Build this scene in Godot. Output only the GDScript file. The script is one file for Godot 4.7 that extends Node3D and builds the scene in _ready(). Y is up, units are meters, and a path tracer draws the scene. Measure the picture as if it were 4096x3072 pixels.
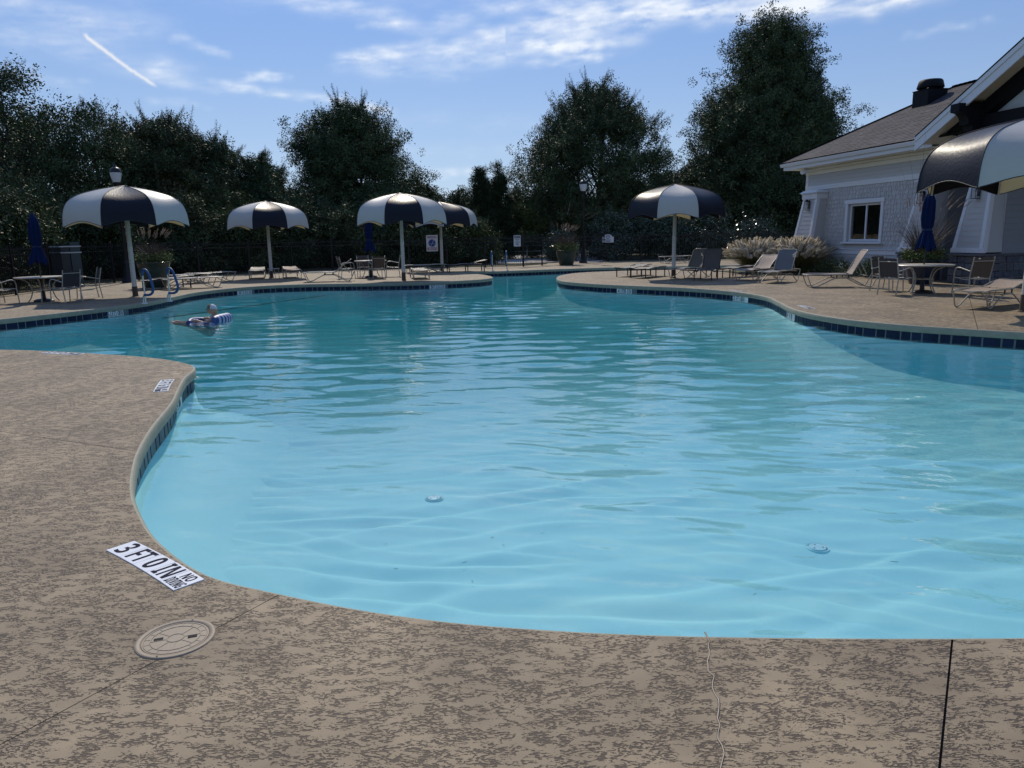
extends Node3D
# A neighbourhood swimming pool seen from its shallow end against the sun. Units are metres, y is up,
# the eye stands 1.62 m above the deck at the origin and looks towards -z.

var taken := {}
var M := {}
var rng := RandomNumberGenerator.new()
var outline := PackedVector2Array()   # edge of the water, (x, forward)
var outward := PackedVector2Array()   # unit vectors away from the water
var along := PackedFloat32Array()

const WATER := -0.2
const TO_SUN := Vector3(-0.127, 0.682, -0.72)


class Geo:
	var v := PackedVector3Array()
	var n := PackedVector3Array()
	var uv := PackedVector2Array()
	var col := PackedColorArray()
	var tint := Color.WHITE
	var ix := PackedInt32Array()

	func vert(p: Vector3, nn: Vector3, t := Vector2.ZERO) -> int:
		v.append(p)
		n.append(nn)
		uv.append(t)
		col.append(tint)
		return v.size() - 1

	func face(a: int, b: int, c: int) -> void:
		var f := (v[c] - v[a]).cross(v[b] - v[a])
		if f.dot(n[a] + n[b] + n[c]) < 0.0:
			ix.append_array([a, c, b])
		else:
			ix.append_array([a, b, c])

	func tri(a: Vector3, b: Vector3, c: Vector3, nn: Vector3) -> void:
		face(vert(a, nn), vert(b, nn), vert(c, nn))

	func quad(a: Vector3, b: Vector3, c: Vector3, d: Vector3, nn := Vector3.ZERO, u := false) -> void:
		if nn == Vector3.ZERO:
			nn = (c - a).cross(b - a).normalized()
		var i := vert(a, nn, Vector2(0, 1))
		vert(b, nn, Vector2(1, 1))
		vert(c, nn, Vector2(1, 0))
		vert(d, nn, Vector2(0, 0))
		face(i, i + 1, i + 2)
		face(i, i + 2, i + 3)

	# A box with chamfered edges.
	func box(c: Vector3, s: Vector3, b := Basis.IDENTITY, e := 0.0) -> void:
		var h := s * 0.5
		e = minf(e, minf(h.x, minf(h.y, h.z)) * 0.9)
		for ax in 3:
			for sg in [-1.0, 1.0]:
				var nn := Vector3.ZERO
				nn[ax] = sg
				var a2 := (ax + 1) % 3
				var a3 := (ax + 2) % 3
				var q: Array[Vector3] = []
				for k in [[-1, -1], [1, -1], [1, 1], [-1, 1]]:
					var p := Vector3.ZERO
					p[ax] = sg * h[ax]
					p[a2] = k[0] * (h[a2] - e)
					p[a3] = k[1] * (h[a3] - e)
					q.append(c + b * p)
				quad(q[0], q[1], q[2], q[3], (b * nn).normalized())
		if e <= 0.0:
			return
		for ax in 3:
			var a2 := (ax + 1) % 3
			var a3 := (ax + 2) % 3
			for s2 in [-1.0, 1.0]:
				for s3 in [-1.0, 1.0]:
					var nn := Vector3.ZERO
					nn[a2] = s2
					nn[a3] = s3
					var q: Array[Vector3] = []
					for k in [[-1, 0], [1, 0], [1, 1], [-1, 1]]:
						var p := Vector3.ZERO
						p[ax] = k[0] * (h[ax] - e)
						p[a2] = s2 * (h[a2] - e * k[1])
						p[a3] = s3 * (h[a3] - e * (1 - k[1]))
						q.append(c + b * p)
					quad(q[0], q[1], q[2], q[3], (b * nn).normalized())
		for sx in [-1.0, 1.0]:
			for sy in [-1.0, 1.0]:
				for sz in [-1.0, 1.0]:
					var k := Vector3(sx, sy, sz)
					var p := k * (h - Vector3(e, e, e))
					tri(c + b * (p + Vector3(sx * e, 0, 0)), c + b * (p + Vector3(0, sy * e, 0)), c + b * (p + Vector3(0, 0, sz * e)), (b * k).normalized())

	# A round bar along a path; r is one radius or one for each point.
	func tube(path: Array, r, sides := 8, caps := true, flat := 1.0) -> void:
		var count := path.size()
		var t0: Vector3 = (path[1] - path[0]).normalized()
		var up := Vector3.UP if absf(t0.y) < 0.9 else Vector3.RIGHT
		var nx := t0.cross(up).normalized()
		var last := -1
		for i in count:
			var t: Vector3
			if i == 0:
				t = t0
			elif i == count - 1:
				t = (path[i] - path[i - 1]).normalized()
			else:
				t = ((path[i] - path[i - 1]).normalized() + (path[i + 1] - path[i]).normalized()).normalized()
			nx = (nx - t * nx.dot(t)).normalized()
			var ny := t.cross(nx)
			var rr: float = r if r is float else r[i]
			var at := v.size()
			for k in sides:
				var a := TAU * k / sides
				var d := nx * cos(a) + ny * sin(a) * flat
				vert(path[i] + d * rr, (nx * cos(a) + ny * sin(a)).normalized(), Vector2(float(k) / sides, i))
			if last >= 0:
				for k in sides:
					var k2 := (k + 1) % sides
					face(last + k, last + k2, at + k2)
					face(last + k, at + k2, at + k)
			if caps and (i == 0 or i == count - 1):
				var nn := -t if i == 0 else t
				var m := vert(path[i], nn)
				for k in sides:
					vert(v[at + k], nn)
				for k in sides:
					face(m, m + 1 + k, m + 1 + (k + 1) % sides)
			last = v.size() - sides if not (caps and i == 0) else at

	# A body turned about the y axis; profile holds (radius, height), from bottom to top.
	func lathe(profile: Array, segs := 16, at := Transform3D.IDENTITY, smooth := true) -> void:
		var rows := profile.size()
		for j in rows - 1:
			var p: Vector2 = profile[j]
			var q: Vector2 = profile[j + 1]
			var d := (q - p).normalized()
			var nb := Vector2(d.y, -d.x)
			var n0 := nb
			var n1 := nb
			if smooth:
				if j > 0:
					var e: Vector2 = (p - profile[j - 1]).normalized()
					if e.dot(d) > 0.6:
						n0 = (Vector2(e.y, -e.x) + nb).normalized()
				if j < rows - 2:
					var e: Vector2 = (profile[j + 2] - q).normalized()
					if e.dot(d) > 0.6:
						n1 = (Vector2(e.y, -e.x) + nb).normalized()
			var base := v.size()
			for k in segs + 1:
				var a := TAU * k / segs
				var c := cos(a)
				var s := sin(a)
				vert(at * Vector3(p.x * c, p.y, p.x * s), (at.basis * Vector3(n0.x * c, n0.y, n0.x * s)).normalized(), Vector2(float(k) / segs, 0))
				vert(at * Vector3(q.x * c, q.y, q.x * s), (at.basis * Vector3(n1.x * c, n1.y, n1.x * s)).normalized(), Vector2(float(k) / segs, 1))
			for k in segs:
				var i := base + k * 2
				if p.x > 1e-5:
					face(i, i + 2, i + 1)
				if q.x > 1e-5:
					face(i + 1, i + 2, i + 3)

	# A flat polygon (x, forward) with its sides down to y0.
	func slab(poly: PackedVector2Array, y1: float, y0: float) -> void:
		var t := Geometry2D.triangulate_polygon(poly)
		var at := v.size()
		for p in poly:
			vert(Vector3(p.x, y1, -p.y), Vector3.UP, p)
		for i in range(0, t.size(), 3):
			face(at + t[i], at + t[i + 1], at + t[i + 2])
		var cw := Geometry2D.is_polygon_clockwise(poly)
		for i in poly.size():
			var a := poly[i]
			var b := poly[(i + 1) % poly.size()]
			var d := (b - a).normalized()
			var o := Vector2(-d.y, d.x) if cw else Vector2(d.y, -d.x)
			quad(Vector3(a.x, y1, -a.y), Vector3(b.x, y1, -b.y), Vector3(b.x, y0, -b.y), Vector3(a.x, y0, -a.y), Vector3(o.x, 0, -o.y))

	# Extrude a polygon in the plane spanned by ax, ay from point o, by thickness along their normal.
	func plate(poly: PackedVector2Array, o: Vector3, ax: Vector3, ay: Vector3, thick: float) -> void:
		var nn := ax.cross(ay).normalized()
		var t := Geometry2D.triangulate_polygon(poly)
		for side in [0, 1]:
			var at := v.size()
			var m := nn if side == 1 else -nn
			for p in poly:
				vert(o + ax * p.x + ay * p.y + nn * thick * side, m, p)
			for i in range(0, t.size(), 3):
				face(at + t[i], at + t[i + 1], at + t[i + 2])
		var cw := Geometry2D.is_polygon_clockwise(poly)
		for i in poly.size():
			var a := poly[i]
			var b := poly[(i + 1) % poly.size()]
			var d := (b - a).normalized()
			var w := Vector2(-d.y, d.x) if cw else Vector2(d.y, -d.x)
			var pa := o + ax * a.x + ay * a.y
			var pb := o + ax * b.x + ay * b.y
			quad(pa, pb, pb + nn * thick, pa + nn * thick, (ax * w.x + ay * w.y).normalized())

	func mesh(colored := false) -> ArrayMesh:
		var a := []
		a.resize(Mesh.ARRAY_MAX)
		a[Mesh.ARRAY_VERTEX] = v
		a[Mesh.ARRAY_NORMAL] = n
		a[Mesh.ARRAY_TEX_UV] = uv
		if colored:
			a[Mesh.ARRAY_COLOR] = col
		a[Mesh.ARRAY_INDEX] = ix
		var m := ArrayMesh.new()
		m.add_surface_from_arrays(Mesh.PRIMITIVE_TRIANGLES, a)
		return m


func P(x: float, f: float, h := 0.0) -> Vector3:
	return Vector3(x, h, -f)


func numbered(called: String) -> String:
	var k: int = taken.get(called, 0)
	taken[called] = k + 1
	return called if k == 0 else "%s_%03d" % [called, k]


func part(called: String, g, m: Material, parent: Node3D, kind := "") -> MeshInstance3D:
	var o := MeshInstance3D.new()
	o.name = called
	o.mesh = g.mesh() if g is Geo else g
	o.material_override = m
	if kind:
		o.set_meta("kind", kind)
	parent.add_child(o, true)
	return o


func struct(called: String, g, m: Material) -> MeshInstance3D:
	var o := MeshInstance3D.new()
	o.name = numbered(called)
	o.mesh = g.mesh() if g is Geo else g
	o.material_override = m
	o.set_meta("kind", "structure")
	add_child(o)
	return o


func thing(called: String, label: String, category: String, at := Vector3.ZERO, turn := 0.0, group := "") -> Node3D:
	var o := Node3D.new()
	o.name = numbered(called)
	add_child(o)
	o.position = at
	o.rotation.y = turn
	tag(o, label, category, group)
	return o


func tag(o: Node, label: String, category: String, group := "") -> void:
	o.set_meta("label", label)
	o.set_meta("category", category)
	if group:
		o.set_meta("group", group)


func copy(root: Node3D, label: String, at: Vector3, turn: float) -> Node3D:
	var c: Node3D = root.duplicate()
	c.name = numbered(root.name)
	add_child(c)
	c.set_meta("label", label)
	c.position = at
	c.rotation.y = turn
	return c


func mat(color: Color, rough := 0.8, metal := 0.0) -> StandardMaterial3D:
	var m := StandardMaterial3D.new()
	m.albedo_color = color.linear_to_srgb()   # colours in this script are linear, real-world base colours
	m.roughness = rough
	m.metallic = metal
	return m


func noise(kind: int, freq: float, sd: int, octaves := 3, gain := 0.5) -> FastNoiseLite:
	var f := FastNoiseLite.new()
	f.noise_type = kind as FastNoiseLite.NoiseType
	f.frequency = freq
	f.seed = sd
	f.fractal_type = FastNoiseLite.FRACTAL_FBM if octaves > 1 else FastNoiseLite.FRACTAL_NONE
	f.fractal_octaves = octaves
	f.fractal_gain = gain
	return f


func grain(freq: float, sd: int, a: Color, b: Color, size := 256, octaves := 4) -> Texture2D:
	var im := noise(FastNoiseLite.TYPE_SIMPLEX_SMOOTH, freq, sd, octaves).get_seamless_image(size, size)
	var px := im.get_data()
	var o := PackedByteArray()
	o.resize(size * size * 3)
	var aa := a.linear_to_srgb()
	var bb := b.linear_to_srgb()
	for i in px.size():
		var t := px[i] / 255.0
		o[i * 3] = int(255.0 * lerpf(aa.r, bb.r, t))
		o[i * 3 + 1] = int(255.0 * lerpf(aa.g, bb.g, t))
		o[i * 3 + 2] = int(255.0 * lerpf(aa.b, bb.b, t))
	return ImageTexture.create_from_image(Image.create_from_data(size, size, false, Image.FORMAT_RGB8, o))


func bumps(freq: float, sd: int, size := 256, octaves := 3) -> Texture2D:
	return ImageTexture.create_from_image(noise(FastNoiseLite.TYPE_SIMPLEX_SMOOTH, freq, sd, octaves).get_seamless_image(size, size))


func tri_planar(m: StandardMaterial3D, scale: float, world := true) -> void:
	m.uv1_triplanar = true
	m.uv1_world_triplanar = world
	m.uv1_scale = Vector3(scale, scale, scale)


func round_path(p: Array, r: float, steps := 5) -> Array:
	# A polyline with its corners rounded off.
	var out := [p[0]]
	for i in range(1, p.size() - 1):
		var a: Vector3 = p[i - 1]
		var b: Vector3 = p[i]
		var c: Vector3 = p[i + 1]
		var k := minf(r, minf(a.distance_to(b), b.distance_to(c)) * 0.48)
		var s := b + (a - b).normalized() * k
		var e := b + (c - b).normalized() * k
		for j in steps + 1:
			var t := float(j) / steps
			out.append(s.lerp(b, t).lerp(b.lerp(e, t), t))
	out.append(p[-1])
	return out

const EXPOSURE := 1.0
const SUN := 1.1
const WAVE := 0.0145
const FLOOR := 1.5



func _ready() -> void:
	# ---- camera, sky, sun, exposure
	var cam := Camera3D.new()
	cam.name = "camera"
	add_child(cam)
	cam.position = Vector3(0, 1.62, 0)
	cam.basis = Basis(Vector3.RIGHT, deg_to_rad(-11.15)) * Basis(Vector3.BACK, deg_to_rad(-1.1))
	cam.fov = 54.42
	cam.near = 0.05
	cam.far = 1500.0
	var env := Environment.new()
	env.background_mode = Environment.BG_SKY
	env.sky = Sky.new()
	var pano := PanoramaSkyMaterial.new()
	pano.panorama = sky_picture()
	env.sky.sky_material = pano
	env.background_energy_multiplier = 1.0
	env.tonemap_mode = Environment.TONE_MAPPER_LINEAR
	env.tonemap_exposure = EXPOSURE
	env.volumetric_fog_enabled = true   # only the pool water, a FogVolume, is turbid
	env.volumetric_fog_density = 0.0
	env.sdfgi_enabled = true
	env.ssao_enabled = true
	env.ssil_enabled = true
	var we := WorldEnvironment.new()
	we.name = "world"
	we.environment = env
	add_child(we)
	var sun := DirectionalLight3D.new()
	sun.name = "sun"
	sun.light_energy = SUN
	sun.light_color = Color(1.0, 0.955, 0.88)
	sun.light_angular_distance = 0.55
	sun.shadow_enabled = true
	add_child(sun)
	sun.basis = Basis.looking_at(-TO_SUN.normalized(), Vector3.UP)

	rng.seed = 4711
	materials()
	# ---- the setting
	trace_pool()
	ground_and_deck()
	pool()
	water()
	things()


func sky_picture() -> Texture2D:
	# Radiance by direction: blue air that pales towards the horizon and towards the sun, and cirrus.
	var w := 4096
	var h := 2048
	var k := w / 360.0
	var px := PackedFloat32Array()
	px.resize(w * h * 3)
	# amount of cloud, in cells of a quarter degree: gaussian dabs along the streaks, and drifts elsewhere
	var cw := 1440
	var ch := 360
	var amount := PackedFloat32Array()
	amount.resize(cw * ch)
	var drift := noise(FastNoiseLite.TYPE_SIMPLEX_SMOOTH, 0.016, 5, 4)
	for j in ch:
		for i in cw:
			var az := i * 0.25 if i < 720 else i * 0.25 - 360.0
			var el := 90.0 - (j + 0.5) * 0.25
			var near := smoothstep(58.0, 36.0, absf(az)) * smoothstep(34.0, 22.0, el)
			var d := drift.get_noise_3d(cos(deg_to_rad(az)) * 60.0, sin(deg_to_rad(az)) * 60.0, el * 2.6)
			amount[j * cw + i] = clampf(d * 1.5 - 0.12, 0.0, 0.55) * (1.0 - near) * smoothstep(2.0, 14.0, el)
	var streaks := [
		[[-34, 14.1, -28.4, 13.6, -23.5, 13.4], 1.1, 0.30], [[-33, 12.7, -27.4, 11.7, -21.5, 10.9], 0.85, 0.22],
		[[-22.6, 13.15, -21, 12.75, -19.2, 12.2], 0.28, 0.42], [[-24.5, 10.7, -21.2, 10.25, -17.9, 10.5], 0.42, 0.40],
		[[-18.2, 11.0, -17.2, 11.18, -15.3, 11.0], 0.30, 0.75], [[-19.5, 10.3, -13.6, 9.85, -8.3, 8.95], 0.36, 0.50], [[-10.5, 9.35, -8.3, 8.95], 0.20, 0.35],
		[[-31.5, 10.3, -28, 9.75], 0.45, 0.25], [[-24.5, 9.25, -20.5, 9.05], 0.3, 0.10],
		[[-11.9, 12.2, -8.0, 12.9, -4.4, 13.2, -0.4, 14.0], 0.55, 0.52], [[-11.9, 12.2, -9.4, 12.5], 0.28, 0.45],
		[[-0.4, 14.0, 2.9, 14.75, 8.5, 14.8, 14.8, 14.35, 20.8, 14.2, 27.5, 14.1], 0.72, 0.88], [[3, 15.4, 9, 15.5, 16, 15.1, 22, 14.7], 0.8, 0.45],
		[[-9.5, 11.6, -3.5, 12.4, 3.5, 13.4, 9, 13.7], 1.0, 0.42], [[1.2, 13.3, 3.5, 12.9, 7.3, 13.0], 0.42, 0.62],
		[[1.4, 11.95, 5, 12.15, 7.4, 12.25], 0.30, 0.55], [[3.4, 12.6, 6.8, 12.5], 0.35, 0.50],
		[[-15.5, 15.8, -10.7, 15.4, -6.5, 14.6], 0.7, 0.36], [[-10.6, 14.35, -7.2, 14.7], 0.2, 0.25], [[-26, 16.5, -12, 17, 5, 17.5, 20, 16.5], 1.5, 0.35], [[-6.4, 14.2, -1, 15.5, 4, 16.2], 0.7, 0.3],
		[[26.5, 12.0, 29.2, 12.15, 31.5, 12.35], 0.22, 0.22], [[-7.5, 4.55, -3, 4.75, 1.5, 4.65], 0.34, 0.30], [[-13, 7.4, -4, 8.6, 4, 8.3], 0.8, 0.06], [[-5.5, 10.8, -3, 11.3], 0.24, 0.10],
		[[-12, 5.8, 0, 6.4, 10, 5.6], 0.5, 0.07], [[-18, 2.5, 0, 3.2, 14, 2.6], 0.5, 0.14],
	]
	var r2 := RandomNumberGenerator.new()
	r2.seed = 99
	for s in streaks:
		var pts: Array = s[0]
		for q in range(0, pts.size() - 2, 2):
			var a := Vector2(pts[q], pts[q + 1])
			var b := Vector2(pts[q + 2], pts[q + 3])
			var steps := int(maxf(2.0, a.distance_to(b) / 0.16))
			for t in steps:
				var c: Vector2 = a.lerp(b, (t + 0.5) / steps) + Vector2(r2.randfn(), r2.randfn()) * s[1] * Vector2(0.6, 0.45)
				var sx: float = s[1] * r2.randf_range(0.7, 1.5)
				var sy: float = s[1] * r2.randf_range(0.28, 0.62)
				var gain: float = s[2] * 0.16 / sx * 0.75 * r2.randf_range(0.6, 1.4)
				for jj in range(int((90.0 - c.y - sy * 2.6) * 4.0), int((90.0 - c.y + sy * 2.6) * 4.0) + 1):
					for ii in range(int((c.x - sx * 2.6) * 4.0), int((c.x + sx * 2.6) * 4.0) + 1):
						var e := Vector2((ii * 0.25 - c.x) / sx, (90.0 - (jj + 0.5) * 0.25 - c.y) / sy)
						var at := clampi(jj, 0, ch - 1) * cw + posmod(ii, cw)
						amount[at] += gain * exp(-e.length_squared())
	# fibres: noise drawn out along the wind, as pictures made at once
	var fib_a := noise(FastNoiseLite.TYPE_SIMPLEX_SMOOTH, 0.02, 21, 5, 0.58)
	fib_a.domain_warp_enabled = true
	fib_a.domain_warp_amplitude = 26.0
	fib_a.domain_warp_frequency = 0.012
	var fib := fib_a.get_seamless_image(768, 768).get_data()
	var sun := TO_SUN.normalized()
	for j in h:
		var el := 90.0 - (j + 0.5) / k
		var ce := cos(deg_to_rad(el))
		var y := sin(deg_to_rad(el))
		var up := maxf(y, 0.0)
		var air := exp(-up * 4.6)
		var low := exp(-up * 11.0)
		var base: Vector3 = Vector3(0.14, 0.31, 0.78).lerp(Vector3(0.50, 0.745, 1.04), air).lerp(Vector3(0.78, 0.92, 1.0), low * 0.9)
		if el < 0.0:
			base = Vector3(0.12, 0.13, 0.11).lerp(base, exp(el * 0.8))
		for i in w:
			var az := i / k
			var cs := ce * (sin(deg_to_rad(az)) * sun.x - cos(deg_to_rad(az)) * sun.z) + y * sun.y
			var glow: float = 0.64 + 0.42 * maxf(cs, 0.0) * maxf(cs, 0.0)
			var c: Vector3 = base * glow
			if el > 0.0:
				var fx := az * 4.0
				var fy := (90.0 - el) * 4.0 - 0.5
				var x0 := int(fx)
				var y0 := clampi(int(fy), 0, ch - 2)
				var tx := fx - x0
				var ty := fy - y0
				var x1 := (x0 + 1) % cw
				x0 = x0 % cw
				var m := lerpf(lerpf(amount[y0 * cw + x0], amount[y0 * cw + x1], tx), lerpf(amount[(y0 + 1) * cw + x0], amount[(y0 + 1) * cw + x1], tx), ty)
				if m > 0.004:
					# the fibres lean up to the right
					var slant := j * 3 + int(i * 0.22)
					var f := fib[(slant % 768) * 768 + (i * 5 / 8) % 768] / 255.0
					var g := fib[((slant * 2 + 311) % 768) * 768 + (i * 3 / 2 + 97) % 768] / 255.0
					var e := fib[((slant * 5 + 123) % 768) * 768 + (i * 2 + 400) % 768] / 255.0
					m = clampf(m * (0.12 + 1.5 * f * f + 0.9 * (g - 0.3) + 0.5 * (e - 0.42)) * 1.15, 0.0, 1.0)
					m = m * (1.0 - 0.18 * m)
					c = c.lerp(Vector3(1.0, 1.03, 1.05) * (0.86 + 0.18 * glow), m)
			var at := (j * w + i) * 3
			px[at] = c.x
			px[at + 1] = c.y
			px[at + 2] = c.z
	# the contrail: a ragged, widening line
	var a := Vector2(-27.85, 12.9)
	var b := Vector2(-23.85, 10.06)
	var side := (b - a).normalized().orthogonal()
	var rag := noise(FastNoiseLite.TYPE_SIMPLEX_SMOOTH, 0.05, 8, 4, 0.6)
	for s in 900:
		var t := s / 900.0
		var wide := lerpf(0.065, 0.012, t) * (0.75 + 0.9 * rag.get_noise_1d(s * 0.8))
		var c := a.lerp(b, t) + side * (rag.get_noise_1d(s * 0.5 + 5000.0) * lerpf(0.14, 0.03, t) + 0.10 * sin(t * 3.0))
		for q in 3:
			var o := c + side * r2.randfn() * wide * 0.5
			var i0 := posmod(int(o.x * k), w)
			var j0 := int((90.0 - o.y) * k)
			for dj in range(-1, 2):
				for di in range(-1, 2):
					var at := ((j0 + dj) * w + posmod(i0 + di, w)) * 3
					var g := 0.085 * exp(-2.2 * (di * di + dj * dj)) * lerpf(1.0, 0.6, t) * smoothstep(0.0, 0.06, t) * smoothstep(1.0, 0.9, t)
					for e in 3:
						px[at + e] = lerpf(px[at + e], 0.93, g * 0.7)
	return ImageTexture.create_from_image(Image.create_from_data(w, h, false, Image.FORMAT_RGBF, px.to_byte_array()))


func materials() -> void:
	var concrete := mat(Color(1, 1, 1), 0.72)
	var deck := deck_pictures()
	concrete.albedo_texture = deck[0]
	concrete.heightmap_enabled = true
	concrete.heightmap_texture = deck[1]
	concrete.heightmap_scale = 0.22
	concrete.metallic_specular = 0.42
	tri_planar(concrete, 1.0 / 3.1)
	concrete.detail_enabled = true
	concrete.detail_blend_mode = BaseMaterial3D.BLEND_MODE_MUL
	concrete.detail_albedo = stains()
	concrete.detail_uv_layer = BaseMaterial3D.DETAIL_UV_2
	concrete.uv2_triplanar = true
	concrete.uv2_world_triplanar = true
	concrete.uv2_scale = Vector3.ONE / 7.3
	M.deck = concrete
	M.joint = mat(Color(0.018, 0.016, 0.014), 0.95)
	M.caulk = mat(Color(0.36, 0.29, 0.21), 0.7)
	var cope := mat(Color(1, 1, 1), 0.72)
	cope.albedo_texture = grain(0.03, 31, Color(0.19, 0.19, 0.135), Color(0.28, 0.265, 0.20))
	tri_planar(cope, 0.9)
	cope.heightmap_enabled = true
	cope.heightmap_texture = bumps(0.12, 32)
	cope.heightmap_scale = 0.25
	M.coping = cope
	var plaster := mat(Color(1, 1, 1), 0.75)
	plaster.albedo_texture = grain(0.012, 41, Color(0.33, 0.73, 0.76), Color(0.38, 0.79, 0.81), 512)
	tri_planar(plaster, 0.21)
	M.plaster = plaster
	M.tile = mat(Color(0.006, 0.012, 0.036), 0.3)
	M.tile_b = mat(Color(0.008, 0.016, 0.046), 0.34)
	M.tile_c = mat(Color(0.005, 0.010, 0.030), 0.3)
	for k in ["tile", "tile_b", "tile_c"]:
		M[k].metallic_specular = 0.28
	M.grout = mat(Color(0.13, 0.15, 0.16), 0.85)
	M.white_tile = mat(Color(0.74, 0.74, 0.72), 0.3)
	M.ink = mat(Color(0.012, 0.013, 0.026), 0.85)
	M.ink.metallic_specular = 0.25
	var wm := mat(Color(1, 1, 1), 0.02)
	wm.albedo_color = Color(1, 1, 1, 0.0)
	wm.transparency = BaseMaterial3D.TRANSPARENCY_ALPHA
	wm.metallic_specular = 0.46
	wm.heightmap_enabled = true
	wm.heightmap_texture = bumps(0.035, 51, 512, 3)
	wm.heightmap_scale = 0.09
	tri_planar(wm, 0.55)
	M.water = wm
	var earth := mat(Color(1, 1, 1), 0.95)
	earth.albedo_texture = grain(0.05, 61, Color(0.030, 0.034, 0.014), Color(0.085, 0.085, 0.036))
	tri_planar(earth, 0.31)
	M.earth = earth
	var asphalt := mat(Color(1, 1, 1), 0.9)
	asphalt.albedo_texture = grain(0.08, 63, Color(0.10, 0.10, 0.10), Color(0.16, 0.155, 0.15))
	tri_planar(asphalt, 0.4)
	M.asphalt = asphalt
	M.black_metal = mat(Color(0.012, 0.012, 0.014), 0.42)
	M.black_metal.metallic_specular = 0.4


func deck_pictures() -> Array:
	# Knock-down finish: trowelled tan islands over a darker, rougher base that shows as torn strokes.
	var s := 2048
	var lines := noise(FastNoiseLite.TYPE_SIMPLEX_SMOOTH, 0.078, 71, 3, 0.55)
	lines.domain_warp_enabled = true
	lines.domain_warp_amplitude = 22.0
	lines.domain_warp_frequency = 0.010
	var a := lines.get_seamless_image(800, s)
	a.resize(s, s, Image.INTERPOLATE_CUBIC)
	var veins := a.get_data()
	var where := noise(FastNoiseLite.TYPE_SIMPLEX_SMOOTH, 0.024, 72, 5, 0.62)
	where.domain_warp_enabled = true
	where.domain_warp_amplitude = 60.0
	where.domain_warp_frequency = 0.004
	var b := where.get_seamless_image(900, s)
	b.resize(s, s, Image.INTERPOLATE_CUBIC)
	var mask := b.get_data()
	var tone := noise(FastNoiseLite.TYPE_SIMPLEX_SMOOTH, 0.007, 73, 4).get_seamless_image(s, s).get_data()
	var rgb := PackedByteArray()
	rgb.resize(s * s * 3)
	var hgt := PackedByteArray()
	hgt.resize(s * s)
	var lut := PackedByteArray()
	lut.resize(256 * 256)
	var bias := noise(FastNoiseLite.TYPE_SIMPLEX_SMOOTH, 0.0042, 74, 2).get_seamless_image(s, s).get_data()
	for m in 256:
		var thick := lerpf(-7.0, 25.0, smoothstep(72.0, 156.0, m))
		for q in 256:
			lut[m * 256 + q] = int(255.0 * smoothstep(thick + 5.0, thick - 5.0, absf(q - 127.5)))
	var hi := Color(0.365, 0.285, 0.180).linear_to_srgb()
	var lo := Color(0.270, 0.208, 0.130).linear_to_srgb()
	var pit := Color(0.085, 0.063, 0.042).linear_to_srgb()
	for i in s * s:
		var d := lut[clampi(mask[i] + (bias[i] - 128) / 4, 0, 255) * 256 + veins[i]] / 255.0
		var t := tone[i] / 255.0
		hgt[i] = int(255.0 - 235.0 * d)
		var j := i * 3
		rgb[j] = int(255.0 * lerpf(lerpf(lo.r, hi.r, t), pit.r, d))
		rgb[j + 1] = int(255.0 * lerpf(lerpf(lo.g, hi.g, t), pit.g, d))
		rgb[j + 2] = int(255.0 * lerpf(lerpf(lo.b, hi.b, t), pit.b, d))
	return [ImageTexture.create_from_image(Image.create_from_data(s, s, false, Image.FORMAT_RGB8, rgb)), ImageTexture.create_from_image(Image.create_from_data(s, s, false, Image.FORMAT_L8, hgt))]


func stains() -> Texture2D:
	return grain(0.012, 75, Color(0.58, 0.57, 0.57), Color(1.0, 0.99, 0.97), 512, 5)


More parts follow.
